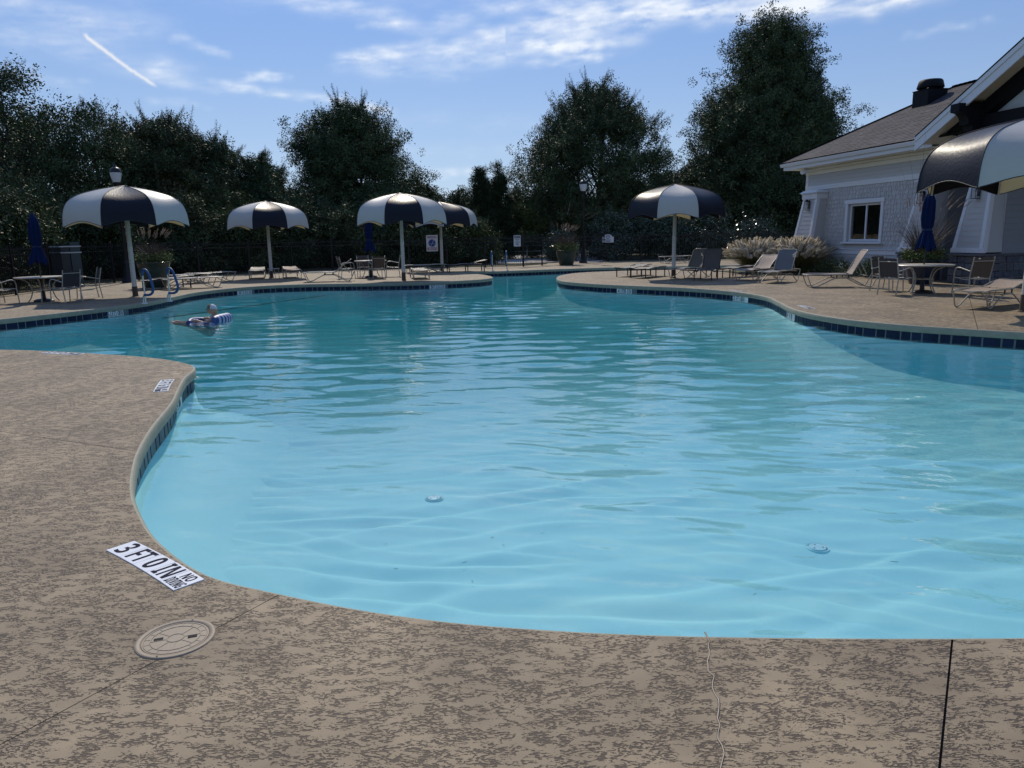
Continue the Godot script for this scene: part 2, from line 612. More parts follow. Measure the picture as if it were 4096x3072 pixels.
func trace_pool() -> void:
	# The edge of the pool as paced out on the ground: near side, left cove, far decks, island of the right deck.
	var c := PackedVector2Array([
		Vector2(2.04, 2.743), Vector2(0.77, 2.80), Vector2(-0.02, 2.90), Vector2(-0.58, 3.04), Vector2(-1.10, 3.245), Vector2(-1.55, 3.475), Vector2(-1.98, 3.90), Vector2(-2.297, 4.34), Vector2(-2.56, 4.778),
		Vector2(-2.81, 5.31), Vector2(-3.01, 5.81), Vector2(-3.26, 6.58), Vector2(-3.53, 7.57), Vector2(-3.80, 8.36), Vector2(-4.02, 9.04), Vector2(-4.22, 9.80), Vector2(-4.77, 10.40), Vector2(-5.50, 10.87), Vector2(-6.40, 11.28), Vector2(-7.30, 11.63), Vector2(-8.20, 11.90),
		Vector2(-10.5, 12.4), Vector2(-12.6, 13.0), Vector2(-13.5, 14.2), Vector2(-13.1, 15.6), Vector2(-11.9, 16.6),
		Vector2(-11.2, 18.0), Vector2(-10.65, 19.6), Vector2(-10.3, 21.2), Vector2(-10.42, 23.2), Vector2(-10.52, 25.0), Vector2(-10.15, 26.7), Vector2(-9.2, 28.1), Vector2(-7.9, 28.6), Vector2(-6.3, 28.55), Vector2(-4.8, 28.35), Vector2(-3.4, 28.45), Vector2(-1.9, 29.0), Vector2(-1.05, 29.75), Vector2(-0.72, 30.7), Vector2(-0.82, 31.9),
		Vector2(-1.2, 33.4), Vector2(-1.8, 34.7), Vector2(-2.5, 35.5), Vector2(-2.75, 36.0), Vector2(-2.2, 36.3),
		Vector2(-1.0, 36.45), Vector2(0.1, 36.7), Vector2(2.3, 37.6), Vector2(4.8, 38.2), Vector2(7.8, 38.3), Vector2(12.0, 38.2), Vector2(15.2, 38.0), Vector2(16.4, 36.6), Vector2(15.6, 35.0), Vector2(13.0, 34.4), Vector2(9.8, 34.4), Vector2(6.8, 34.6), Vector2(4.6, 34.35),
		Vector2(3.1, 33.5), Vector2(2.25, 31.9), Vector2(1.85, 29.8), Vector2(1.95, 27.4), Vector2(2.9, 25.5), Vector2(4.2, 24.0), Vector2(5.4, 22.75), Vector2(6.25, 21.1), Vector2(6.55, 19.3), Vector2(6.32, 17.6), Vector2(6.05, 16.0), Vector2(6.05, 14.8), Vector2(6.34, 13.65), Vector2(6.85, 12.8), Vector2(7.45, 12.18), Vector2(8.05, 11.62),
		Vector2(9.4, 10.7), Vector2(10.6, 9.5), Vector2(11.2, 7.7), Vector2(10.8, 5.7), Vector2(9.4, 4.2), Vector2(7.4, 3.3), Vector2(5.2, 2.88), Vector2(3.4, 2.76)])
	var dense := PackedVector2Array()
	var m := c.size()
	for i in m:
		for t in 10:
			dense.append(c[i].cubic_interpolate(c[(i + 1) % m], c[posmod(i - 1, m)], c[(i + 2) % m], t / 10.0))
	# even steps of about 9 cm
	var total := 0.0
	for i in dense.size():
		total += dense[i].distance_to(dense[(i + 1) % dense.size()])
	var count := int(total / 0.09)
	var step := total / count
	var want := 0.0
	var gone := 0.0
	for i in dense.size():
		var a := dense[i]
		var b := dense[(i + 1) % dense.size()]
		var l := a.distance_to(b)
		while want < gone + l and outline.size() < count:
			outline.append(a.lerp(b, (want - gone) / l))
			along.append(want)
			want += step
		gone += l
	var cw := Geometry2D.is_polygon_clockwise(outline)
	for i in outline.size():
		var d := (outline[(i + 1) % outline.size()] - outline[posmod(i - 1, outline.size())]).normalized()
		outward.append(Vector2(-d.y, d.x) if cw else Vector2(d.y, -d.x))
	# this engine calls a loop clockwise with y down; make sure that the arrows leave the water
	if Geometry2D.is_point_in_polygon(outline[0] + outward[0] * 0.02, outline):
		for i in outward.size():
			outward[i] = -outward[i]


func strip(a: Vector2, b: Vector2, w: float) -> PackedVector2Array:
	var s := (b - a).normalized().orthogonal() * w * 0.5
	return PackedVector2Array([a + s, b + s, b - s, a - s])


func ground_and_deck() -> void:
	# the lawn and woodland floor all round, out to the horizon
	var g := Geo.new()
	var e := 900.0
	var lo := Vector2(-24, -8)
	var hi := Vector2(26, 46.5)
	g.slab(PackedVector2Array([Vector2(-e, -e), Vector2(e, -e), Vector2(e, lo.y), Vector2(-e, lo.y)]), -0.03, -0.3)
	g.slab(PackedVector2Array([Vector2(-e, hi.y), Vector2(e, hi.y), Vector2(e, e), Vector2(-e, e)]), -0.03, -0.3)
	g.slab(PackedVector2Array([Vector2(-e, lo.y), lo, Vector2(lo.x, hi.y), Vector2(-e, hi.y)]), -0.03, -0.3)
	g.slab(PackedVector2Array([Vector2(hi.x, lo.y), Vector2(e, lo.y), Vector2(e, hi.y), hi]), -0.03, -0.3)
	struct("ground", g, M.earth)

	var hole := PackedVector2Array()
	for i in outline.size():
		hole.append(outline[i] + outward[i] * 0.012)
	var pieces: Array[PackedVector2Array] = []
	for r in [[lo, Vector2(-0.4, hi.y)], [Vector2(-0.4, lo.y), hi]]:
		for q in Geometry2D.clip_polygons(PackedVector2Array([r[0], Vector2(r[1].x, r[0].y), r[1], Vector2(r[0].x, r[1].y)]), hole):
			pieces.append(q)
	# control joints, cut right through the slab
	var cuts := [
		[Vector2(1.915, 3.0), Vector2(-5.4, -8.5), 0.0075], [Vector2(-1.0, 3.42), Vector2(-6.4, -5.7), 0.005], [Vector2(-2.75, 5.63), Vector2(-24.5, 15.8), 0.006],
		[Vector2(-4.0, 9.45), Vector2(-6.2, 10.05), 0.008], [Vector2(6.75, 13.4), Vector2(12.85, 22.5), 0.012], [Vector2(7.5, 11.9), Vector2(12.2, 20.0), 0.012], [Vector2(-10.2, 22.8), Vector2(-20, 28.5), 0.012], [Vector2(-2.4, 4.4), Vector2(-9.0, 4.9), 0.005]]
	var bed := Geo.new()
	for c in cuts:
		var s := strip(c[0], c[1], c[2])
		var next: Array[PackedVector2Array] = []
		for q in pieces:
			for k in Geometry2D.clip_polygons(q, s):
				if not Geometry2D.is_polygon_clockwise(k):
					next.append(k)
		pieces = next
		for k in Geometry2D.clip_polygons(strip(c[0], c[1], c[2] + 0.03), hole):
			bed.slab(k, -0.014, -0.02)
	var deck := Node3D.new()
	deck.name = "pool_deck"
	deck.set_meta("kind", "structure")
	add_child(deck)
	for q in pieces:
		var s := Geo.new()
		s.slab(q, 0.0, -0.085)
		part("deck_slab", s, M.deck, deck)
	part("control_joint", bed, M.joint, deck)
	# a crack that was filled with caulk, on the near side
	var crack := Geo.new()
	var lips := Geo.new()
	var wob := noise(FastNoiseLite.TYPE_SIMPLEX_SMOOTH, 6.0, 81, 3)
	var path := []
	var crack_width := []
	for i in 60:
		var f := 2.83 - i * 0.035
		crack_width.append(0.0026 + 0.0016 * wob.get_noise_1d(i * 0.9 + 300.0))
		path.append(P(0.79 - 0.165 * (2.83 - f) / 0.8 + 0.03 * wob.get_noise_1d(f) + 0.006 * sin(f * 9.0), f, 0.0008))
	crack.tube(path, crack_width, 6, true, 0.5)
	for sd in [-1.0, 1.0]:
		var edge := []
		for p in path:
			edge.append(p + Vector3(sd * (0.0034 + 0.0022 * wob.get_noise_1d(p.z * 4.0 + sd * 9.0)), -0.0006, 0))
		lips.tube(edge, 0.0009, 4)
	part("crack_filler", crack, M.caulk, deck)
	part("crack_edge", lips, M.joint, deck)


func ring(g: Geo, profile: Array) -> void:
	# Sweep a profile of (distance outwards, height) round the pool.
	var m := outline.size()
	for j in profile.size() - 1:
		var p: Vector2 = profile[j]
		var q: Vector2 = profile[j + 1]
		var d := (q - p).normalized()
		var na := Vector2(-d.y, d.x)
		var n0 := na
		var n1 := na
		if j > 0:
			var e: Vector2 = (p - profile[j - 1]).normalized()
			if e.dot(d) > 0.5:
				n0 = (Vector2(-e.y, e.x) + na).normalized()
		if j < profile.size() - 2:
			var e: Vector2 = (profile[j + 2] - q).normalized()
			if e.dot(d) > 0.5:
				n1 = (Vector2(-e.y, e.x) + na).normalized()
		var at := g.v.size()
		for i in m + 1:
			var o := outline[i % m]
			var w := outward[i % m]
			g.vert(P(o.x + w.x * p.x, o.y + w.y * p.x, p.y), Vector3(w.x * n0.x, n0.y, -w.y * n0.x))
			g.vert(P(o.x + w.x * q.x, o.y + w.y * q.x, q.y), Vector3(w.x * n1.x, n1.y, -w.y * n1.x))
		for i in m:
			var k := at + i * 2
			g.face(k, k + 1, k + 2)
			g.face(k + 1, k + 3, k + 2)


func depth_at(x: float, f: float) -> float:
	return -0.86 - 0.60 * smoothstep(6.0, 20.0, f - x * 0.5)


func pool() -> void:
	# coping: a bull-nosed lip; profile runs from the deck over the edge and back under (normals point to the water)
	var g := Geo.new()
	ring(g, [Vector2(0.055, -0.122), Vector2(-0.0, -0.12), Vector2(-0.012, -0.108), Vector2(-0.014, -0.05), Vector2(-0.013, -0.025), Vector2(-0.008, -0.010), Vector2(0.002, -0.0015), Vector2(0.012, 0.0)])
	struct("pool_coping", g, M.coping)
	var shell := Node3D.new()
	shell.name = "pool_basin"
	shell.set_meta("kind", "structure")
	add_child(shell)
	g = Geo.new()
	ring(g, [Vector2(0.034, -0.30), Vector2(0.034, -0.11)])
	part("tile_bed", g, M.grout, shell)
	g = Geo.new()
	ring(g, [Vector2(-2.0, -1.6), Vector2(-1.1, -1.02), Vector2(-0.6, -0.86), Vector2(-0.28, -0.75), Vector2(-0.10, -0.62), Vector2(-0.01, -0.48), Vector2(0.026, -0.30), Vector2(0.04, -0.285)])
	part("pool_wall", g, M.plaster, shell)
	# the floor falls away to the left and to the far end; its plaster was trowelled by hand and undulates
	g = Geo.new()
	var bend := noise(FastNoiseLite.TYPE_SIMPLEX_SMOOTH, 0.30, 92, 2)
	var fade := noise(FastNoiseLite.TYPE_SIMPLEX_SMOOTH, 0.45, 93, 2)
	# one trowel wave: a short steep face towards the far end and a long shallow one back
	var wave := PackedFloat32Array()
	var mean := 0.0
	for i in 256:
		var c := 0.75 * exp(3.6 * (cos(TAU * i / 256.0) - 1.0)) + 0.25 * exp(14.0 * (cos(TAU * i / 256.0) - 1.0))
		wave.append(c)
		mean += c / 256.0
	var dune := noise(FastNoiseLite.TYPE_SIMPLEX_SMOOTH, 1.25, 94, 2)
	var sum := 0.0
	var rise := PackedFloat32Array()
	for i in 256:
		rise.append(sum)
		sum += (wave[i] - mean) / 256.0
	var lift := func(x: float, f: float) -> float:
		var h := 0.0
		for k in 3:
			var l: float = [0.36, 0.52, 0.29][k]
			var ang: float = [0.06, -0.30, 0.34][k]
			var u := (f * cos(ang) + x * sin(ang) + bend.get_noise_2d(x * 0.9 + k * 31.0, f * 1.3) * 0.42) / l
			var amp: float = [0.40, 0.30, 0.22][k] * smoothstep(-0.35, 0.35, fade.get_noise_2d(x * 0.7 + k * 77.0, f * 1.5 + k * 13.0))
			h += rise[int(fposmod(u, 1.0) * 255.99)] * l * amp
		return -h + 0.014 * dune.get_noise_2d(x * 0.55, f * 1.5)
	var rows := 430
	var cols := 220
	var width := cols + 1
	for j in rows + 1:
		var f := 2.4 * pow(40.0 / 2.4, float(j) / rows)
		var reach := minf(3.0 + f * 0.85, 17.5)
		for i in width:
			var x := (float(i) / cols * 2.0 - 1.0) * reach - 0.5
			var d := 0.015
			var h0: float = lift.call(x, f)
			var hx: float = lift.call(x + d, f)
			var hf: float = lift.call(x, f + d)
			var s := FLOOR * smoothstep(26.0, 10.0, f)
			g.vert(P(x, f, depth_at(x, f) + h0 * s), Vector3(-(hx - h0) / d * s, 1.0, (hf - h0) / d * s).normalized())
	for j in rows:
		for i in cols:
			var k := j * width + i
			g.face(k, k + 1, k + width)
			g.face(k + 1, k + width + 1, k + width)
	part("pool_floor", g, M.plaster, shell)
	waterline_tiles(shell)


const MARKS := [
	[Vector2(6.10, 16.35), ["3", "FT", "0", "IN"], "waterline tiles reading 3 FT 0 IN below the raised chaises on the right"],
	[Vector2(6.42, 20.7), ["3", "FT", "6", "IN"], "white tiles reading 3 FT 6 IN where the right deck bends in"],
	[Vector2(3.75, 24.45), ["4", "FT", "6", "IN"], "white tiles reading 4 FT 6 IN in the waterline below the dark lounge chairs"],
	[Vector2(-2.7, 28.65), ["5", "FT", "0", "IN"], "white tiles reading 5 FT 0 IN near the tip of the far left deck"],
	[Vector2(-9.75, 27.55), ["5", "FT", "0", "IN"], "white tiles reading 5 FT 0 IN left of the lone chaise at the water"],
	[Vector2(-10.5, 20.1), ["5", "FT", "0", "IN"], "white tiles reading 5 FT 0 IN below the near handrails"],
	[Vector2(-3.83, 8.5), ["3", "FT", "6", "IN"], "white tiles reading 3 FT 6 IN on the side of the near left deck"]]


func waterline_tiles(shell: Node3D) -> void:
	var m := outline.size()
	var total := along[m - 1] + outline[m - 1].distance_to(outline[0])
	var count := int(total / 0.1535)
	var pitch := total / count
	var one := Geo.new()
	one.box(Vector3.ZERO, Vector3(pitch - 0.0045, 0.1525, 0.012), Basis.IDENTITY, 0.0018)
	var body := one.mesh()
	var spots := []
	for k in count:
		var at := (k + 0.5) * pitch
		var i := clampi(int(at / total * m), 0, m - 1)
		var o := outline[i]
		var w := outward[i]
		var c: Vector3 = P(o.x + w.x * 0.03, o.y + w.y * 0.03, -0.2005)
		var b := Basis(Vector3(0, 1, 0).cross(Vector3(-w.x, 0, w.y)).normalized(), Vector3.UP, Vector3(-w.x, 0, w.y))
		var seen := (Vector3(0, 1.6, 0) - c).dot(b.z) > 0.0 and absf(c.x) < -c.z * 0.75 + 0.5
		spots.append({"c": c, "b": b, "d": c.length() if seen else 1000.0 + c.length(), "text": ""})
	for mk in MARKS:
		var best := 0
		for k in count:
			if Vector2(spots[k].c.x, -spots[k].c.z).distance_to(mk[0]) < Vector2(spots[best].c.x, -spots[best].c.z).distance_to(mk[0]):
				best = k
		var sign_at: Node3D = thing("waterline_marker", mk[2], "depth marker", spots[best].c)
		# letters run to the right as seen from the water
		var right: Vector3 = spots[best].b.x
		var dir := 1 if (spots[(best + 1) % count].c - spots[best].c).dot(right) > 0.0 else -1
		for q in 5:
			var s = spots[posmod(best + dir * (q - 2), count)]
			s.text = "used"
			if q == 4 and mk[1][0] != "3":
				continue
			var t := part("tile", body, M.white_tile, sign_at)
			t.transform = Transform3D(s.b, s.c - sign_at.position)
			if q < 4:
				letters(mk[1][q], 0.115, t, Vector3(0, 0.012, 0.0066), Basis.IDENTITY, 0.1)
	var order := spots.filter(func(s): return s.text == "")
	order.sort_custom(func(a, b): return a.d < b.d)
	var rest := Geo.new()
	for k in order.size():
		var s = order[k]
		if k < 290:
			var t := part("tile", body, [M.tile, M.tile, M.tile_b, M.tile_c][(k * 7 + k / 3) % 4], shell)
			t.transform = Transform3D(s.b, s.c)
		else:
			rest.box(s.c, Vector3(pitch - 0.0045, 0.1525, 0.012), s.b)
	part("more_tiles", rest, M.tile, shell, "stuff")


var fonts := {}


func letters(text: String, size: float, parent: Node3D, at: Vector3, b: Basis, wide := 0.0, m: Material = null, thick := 0.0012, face := "Droid Sans", weight := 700) -> MeshInstance3D:
	var key := face + str(weight)
	if not fonts.has(key):
		var f := SystemFont.new()
		f.font_names = PackedStringArray([face])
		f.font_weight = weight
		fonts[key] = f
	var t := TextMesh.new()
	t.text = text
	t.font = fonts[key]
	t.font_size = 64
	t.pixel_size = size / 46.0
	t.depth = thick
	t.curve_step = 4.0
	var o := part("lettering", t, m if m else M.ink, parent)
	var box := t.get_aabb()
	var sx := 1.0
	if wide > 0.0 and box.size.x > 0.0:
		sx = wide / box.size.x if box.size.x > wide or wide < 0.0 else 1.0
	o.transform = Transform3D(b * Basis.from_scale(Vector3(sx, 1, 1)), at)
	return o


func water() -> void:
	# Wind ripples: many small wave trains, mostly running along z, on a grid that is finer near the shallow end.
	var r := RandomNumberGenerator.new()
	r.seed = 17
	var trains := []
	for i in 34:
		var l := 0.13 * pow(9.0, r.randf())
		var dir := deg_to_rad(90.0 + r.randfn() * 34.0)
		var k := TAU / l
		trains.append([cos(dir) * k, sin(dir) * k, r.randf() * TAU, WAVE * r.randf_range(0.5, 1.3) * pow(l / 0.5, 0.15) / k, l])
	var calm := noise(FastNoiseLite.TYPE_SIMPLEX_SMOOTH, 0.16, 95, 2)
	var g := Geo.new()
	var rows := 420
	var cols := 300
	var width := cols + 1
	for j in rows + 1:
		var f := 2.5 * pow(39.5 / 2.5, float(j) / rows)
		var reach := minf(2.6 + f * 0.85, 17.8)
		var cell := f * 0.0066
		for i in width:
			var x := (float(i) / cols * 2.0 - 1.0) * reach - 0.4
			var h := 0.0
			var dx := 0.0
			var df := 0.0
			for t in trains:
				if t[4] < cell * 2.6:
					continue
				var ph: float = x * t[0] + f * t[1] + t[2]
				var a: float = t[3] * cos(ph)
				h += t[3] * sin(ph)
				dx += a * t[0]
				df += a * t[1]
			var q := 0.75 + 0.75 * calm.get_noise_2d(x, f * 1.4)
			q *= lerpf(1.15, 1.2, smoothstep(6.0, 14.0, f))
			g.vert(P(x, f, WATER + h * q), Vector3(-dx * q, 1.0, df * q).normalized())
	for j in rows:
		for i in cols:
			var k := j * width + i
			g.face(k, k + 1, k + width)
			g.face(k + 1, k + width + 1, k + width)
	struct("pool_water", g, M.water)
	# the body of the water: it swallows red light and scatters a little of the rest
	var body := FogVolume.new()
	body.name = "water_body"
	body.shape = RenderingServer.FOG_VOLUME_SHAPE_BOX
	body.size = Vector3(33.0, 1.6, 37.5)
	body.position = P(0.6, 20.5, WATER - 0.03 - 0.8)
	var murk := FogMaterial.new()
	murk.albedo = Color(0.06, 0.68, 0.79).linear_to_srgb()
	murk.density = 0.26
	body.material = murk
	body.set_meta("kind", "structure")
	add_child(body)


func more_materials() -> void:
	M.white_fabric = mat(Color(0.42, 0.415, 0.385), 0.42)
	M.white_fabric.backlight_enabled = true
	M.white_fabric.backlight = Color(0.46, 0.42, 0.28)
	M.black_fabric = mat(Color(0.010, 0.010, 0.015), 0.42)
	M.black_fabric.metallic_specular = 0.3
	M.white_fabric.metallic_specular = 0.36
	for k in ["white_fabric", "black_fabric"]:
		M[k].heightmap_enabled = true
		M[k].heightmap_texture = bumps(0.05, 101, 256, 5)
		M[k].heightmap_scale = 0.35
		tri_planar(M[k], 0.9, false)
	M.piping = mat(Color(0.015, 0.015, 0.018), 0.6)
	M.pole = mat(Color(1, 1, 1), 0.5)
	M.pole.albedo_texture = grain(0.05, 102, Color(0.40, 0.40, 0.37), Color(0.58, 0.58, 0.55))
	tri_planar(M.pole, 1.0, false)
	M.rust = mat(Color(1, 1, 1), 0.9)
	M.rust.albedo_texture = grain(0.06, 103, Color(0.03, 0.026, 0.022), Color(0.12, 0.085, 0.06))
	tri_planar(M.rust, 2.0, false)
	M.bark = mat(Color(1, 1, 1), 0.95)
	M.bark.albedo_texture = grain(0.08, 104, Color(0.035, 0.030, 0.024), Color(0.10, 0.085, 0.068))
	tri_planar(M.bark, 0.7, false)
	var leaf := mat(Color(1, 1, 1), 0.6)
	leaf.vertex_color_use_as_albedo = true
	leaf.metallic_specular = 0.3
	leaf.backlight_enabled = true
	leaf.backlight = Color(0.12, 0.16, 0.05)
	M.leaf = leaf
	var gloss := leaf.duplicate() as StandardMaterial3D
	gloss.roughness = 0.22
	gloss.metallic_specular = 0.6
	gloss.backlight = Color(0.06, 0.08, 0.03)
	M.glossy_leaf = gloss
	M.frame = mat(Color(0.36, 0.325, 0.26), 0.38)
	M.frame_dark = mat(Color(0.022, 0.019, 0.017), 0.45)
	M.globe = mat(Color(0.62, 0.64, 0.66), 0.3)
	M.globe.backlight_enabled = true
	M.globe.backlight = Color(0.7, 0.7, 0.7)


# ---------------------------------------------------------------- umbrellas

const UMBRELLA_R := 1.86


func rib(a: float, t: float) -> Vector3:
	const C := [[0.03, 3.37], [0.20, 3.32], [0.40, 3.245], [0.58, 3.155], [0.73, 3.06], [0.85, 2.93], [0.93, 2.76], [0.98, 2.49], [1.0, 2.14]]
	var x := clampf(t, 0.0, 1.0) * 8.0
	var i := mini(int(x), 7)
	var u := x - i
	var p0: Array = C[maxi(i - 1, 0)]
	var p1: Array = C[i]
	var p2: Array = C[i + 1]
	var p3: Array = C[mini(i + 2, 8)]
	var r := cubic_interpolate(p1[0], p2[0], p0[0], p3[0], u) * UMBRELLA_R
	return Vector3(sin(a) * r, cubic_interpolate(p1[1], p2[1], p0[1], p3[1], u), cos(a) * r)


func build_umbrella(label: String) -> Node3D:
	var t := thing("shade_umbrella", label, "umbrella", Vector3.ZERO, 0.0, "black and white pool umbrellas")
	var g := Geo.new()
	g.lathe([Vector2(0.072, 0.30), Vector2(0.072, 1.5), Vector2(0.074, 1.505), Vector2(0.074, 1.535), Vector2(0.068, 1.54), Vector2(0.066, 3.33)], 18)
	part("pole", g, M.pole, t)
	g = Geo.new()
	g.lathe([Vector2(0.0, 0.0), Vector2(0.105, 0.0), Vector2(0.10, 0.02), Vector2(0.082, 0.03), Vector2(0.080, 0.29), Vector2(0.077, 0.31), Vector2(0.071, 0.312)], 18)
	part("pole_sleeve", g, M.rust, t)
	var rows := 26
	var cols := 12
	for k in 8:
		var a0 := TAU * (k - 0.5) / 8.0
		var a1 := TAU * (k + 0.5) / 8.0
		g = Geo.new()
		var grid: Array[Vector3] = []
		for j in rows + 1:
			for i in cols + 1:
				var u := float(i) / cols
				var tt := float(j) / rows * (1.0 - 0.062 * sin(PI * u) * float(j) / rows)
				var p := rib(a0, tt).lerp(rib(a1, tt), u)
				# the cloth is pulled in a little between the ribs, and puckers near the crown
				var d := Vector3(p.x, 0, p.z).normalized()
				var sag := sin(PI * u) * 0.05 * sin(PI * clampf(tt * 1.1, 0.0, 1.0))
				var pucker := 0.010 * sin(u * 31.0 + k * 2.0 + tt * 9.0) * exp(-pow((tt - 0.14) / 0.12, 2.0)) * sin(PI * u)
				grid.append(p - d * sag - Vector3(0, sag * 0.4 - pucker, 0))
		for j in rows + 1:
			for i in cols + 1:
				var at := j * (cols + 1) + i
				var du: Vector3 = grid[at + (1 if i < cols else 0)] - grid[at - (1 if i > 0 else 0)]
				var dv: Vector3 = grid[at + (cols + 1 if j < rows else 0)] - grid[at - (cols + 1 if j > 0 else 0)]
				var nn := dv.cross(du).normalized()
				if nn.dot(grid[at] - Vector3(0, 1.8, 0)) < 0.0:
					nn = -nn
				g.vert(grid[at], nn, Vector2(float(i) / cols, float(j) / rows))
		for j in rows:
			for i in cols:
				var at := j * (cols + 1) + i
				g.face(at, at + 1, at + cols + 1)
				g.face(at + 1, at + cols + 2, at + cols + 1)
		var panel := part("canopy_panel", g, M.white_fabric if k % 2 else M.black_fabric, t)
		# dark binding along the scalloped hem and down one seam
		g = Geo.new()
		var hem := []
		for i in cols + 1:
			hem.append(grid[rows * (cols + 1) + i])
		g.tube(hem, 0.008, 5)
		var seam := []
		for j in rows + 1:
			seam.append(rib(a1, float(j) / rows) + Vector3(0, 0.004, 0))
		g.tube(seam, 0.010, 5)
		part("binding", g, M.piping, panel)
	for k in 8:
		g = Geo.new()
		var a := TAU * (k + 0.5) / 8.0
		var path := []
		for j in 14:
			var p := rib(a, j / 13.0 * 0.985)
			path.append(p - Vector3(p.x, 0, p.z).normalized() * 0.03 - Vector3(0, 0.03, 0))
		g.tube(path, 0.018, 6)
		part("rib", g, M.pole, t)
	g = Geo.new()
	g.lathe([Vector2(0.10, 3.325), Vector2(0.115, 3.335), Vector2(0.105, 3.36), Vector2(0.05, 3.385), Vector2(0.0, 3.39)], 16)
	part("crown_cap", g, M.pole, t)
	return t


func umbrellas() -> void:
	var face := func(x: float, f: float) -> float: return atan2(-x, f)
	var first := build_umbrella("leftmost black and white umbrella, its pole behind the near blue-sleeved handrails")
	var spots := [
		[-11.83, 23.72, 0.03, ""],
		[-10.80, 34.2, 0.06, "black and white umbrella second from the left, over two low chaises and a side table"],
		[-4.24, 30.1, 0.06, "black and white umbrella left of centre, in front of the one that it overlaps"],
		[-3.40, 38.0, 0.48, "half-hidden black and white umbrella behind the one left of centre"],
		[6.10, 28.1, 0.7854 + 0.06, "umbrella with a white panel in front, above the dark lounge chairs"],
		[10.0, 14.5, 0.74, "nearest black and white umbrella, cut off by the right edge of the photo"]]
	for i in spots.size():
		var s: Array = spots[i]
		var turn: float = face.call(s[0], s[1]) + s[2]
		if i == 0:
			first.position = P(s[0], s[1])
			first.rotation.y = turn
		else:
			var u := copy(first, s[3], P(s[0], s[1]), turn)
			if i == 5:
				u.scale = Vector3(1.12, 1.08, 1.12)   # a larger make


# ---------------------------------------------------------------- trees and shrubs

var sprigs := {}


func sprig(kind: String) -> ArrayMesh:
	# a twig with leaves; oak: narrow leaves, broad: glossy ovals, needle: scaly upright fans
	if sprigs.has(kind):
		return sprigs[kind]
	var r := RandomNumberGenerator.new()
	r.seed = 300 + kind.length()
	var g := Geo.new()
	var count: int = {"oak": 52, "broad": 20, "needle": 30, "blade": 26, "flower": 24}[kind]
	var length: float = {"oak": 0.14, "broad": 0.13, "needle": 0.20, "blade": 0.16, "flower": 0.09}[kind]
	var fat: float = {"oak": 0.40, "broad": 0.46, "needle": 0.16, "blade": 0.25, "flower": 0.55}[kind]
	for i in count:
		var t := (i + 0.5) / count
		var o := Vector3(r.randfn() * 0.14, t * 0.66 - 0.25, r.randfn() * 0.14)
		var d := Vector3(r.randfn(), r.randf_range(-0.4, 1.0), r.randfn()).normalized()
		if kind == "needle":
			o.x *= 0.5
			o.z *= 0.5
			d = (Vector3(r.randfn() * 0.45, 1.0, r.randfn() * 0.45)).normalized()
		var w := d.cross(Vector3(r.randfn(), r.randfn(), r.randfn())).normalized()
		var l := length * r.randf_range(0.7, 1.25)
		var nn := d.cross(w).normalized()
		var k := g.vert(o, nn)
		g.vert(o + d * l * 0.45 + w * l * fat * 0.5 + nn * l * 0.05, nn)
		g.vert(o + d * l, nn)
		g.vert(o + d * l * 0.45 - w * l * fat * 0.5 + nn * l * 0.05, nn)
		g.face(k, k + 1, k + 2)
		g.face(k, k + 2, k + 3)
	sprigs[kind] = g.mesh()
	return sprigs[kind]


func scatter(called: String, mesh: Mesh, m: Material, places: Array, tints: Array, parent: Node3D, kind := "stuff") -> MultiMeshInstance3D:
	var mm := MultiMesh.new()
	mm.transform_format = MultiMesh.TRANSFORM_3D
	mm.use_colors = true
	mm.mesh = mesh
	mm.instance_count = places.size()
	for i in places.size():
		var where: Transform3D = places[i]
		var tint: Color = tints[i]
		mm.set_instance_transform(i, where)
		mm.set_instance_color(i, tint)
	var o := MultiMeshInstance3D.new()
	o.name = called
	o.multimesh = mm
	o.material_override = m
	if kind:
		o.set_meta("kind", kind)
	parent.add_child(o, true)
	return o


func spin(r: RandomNumberGenerator, up: Vector3, loose: float) -> Basis:
	var y := (up + Vector3(r.randfn(), r.randfn(), r.randfn()) * loose).normalized()
	var x := y.cross(Vector3(r.randfn(), r.randfn(), r.randfn())).normalized()
	return Basis(x, y, x.cross(y))


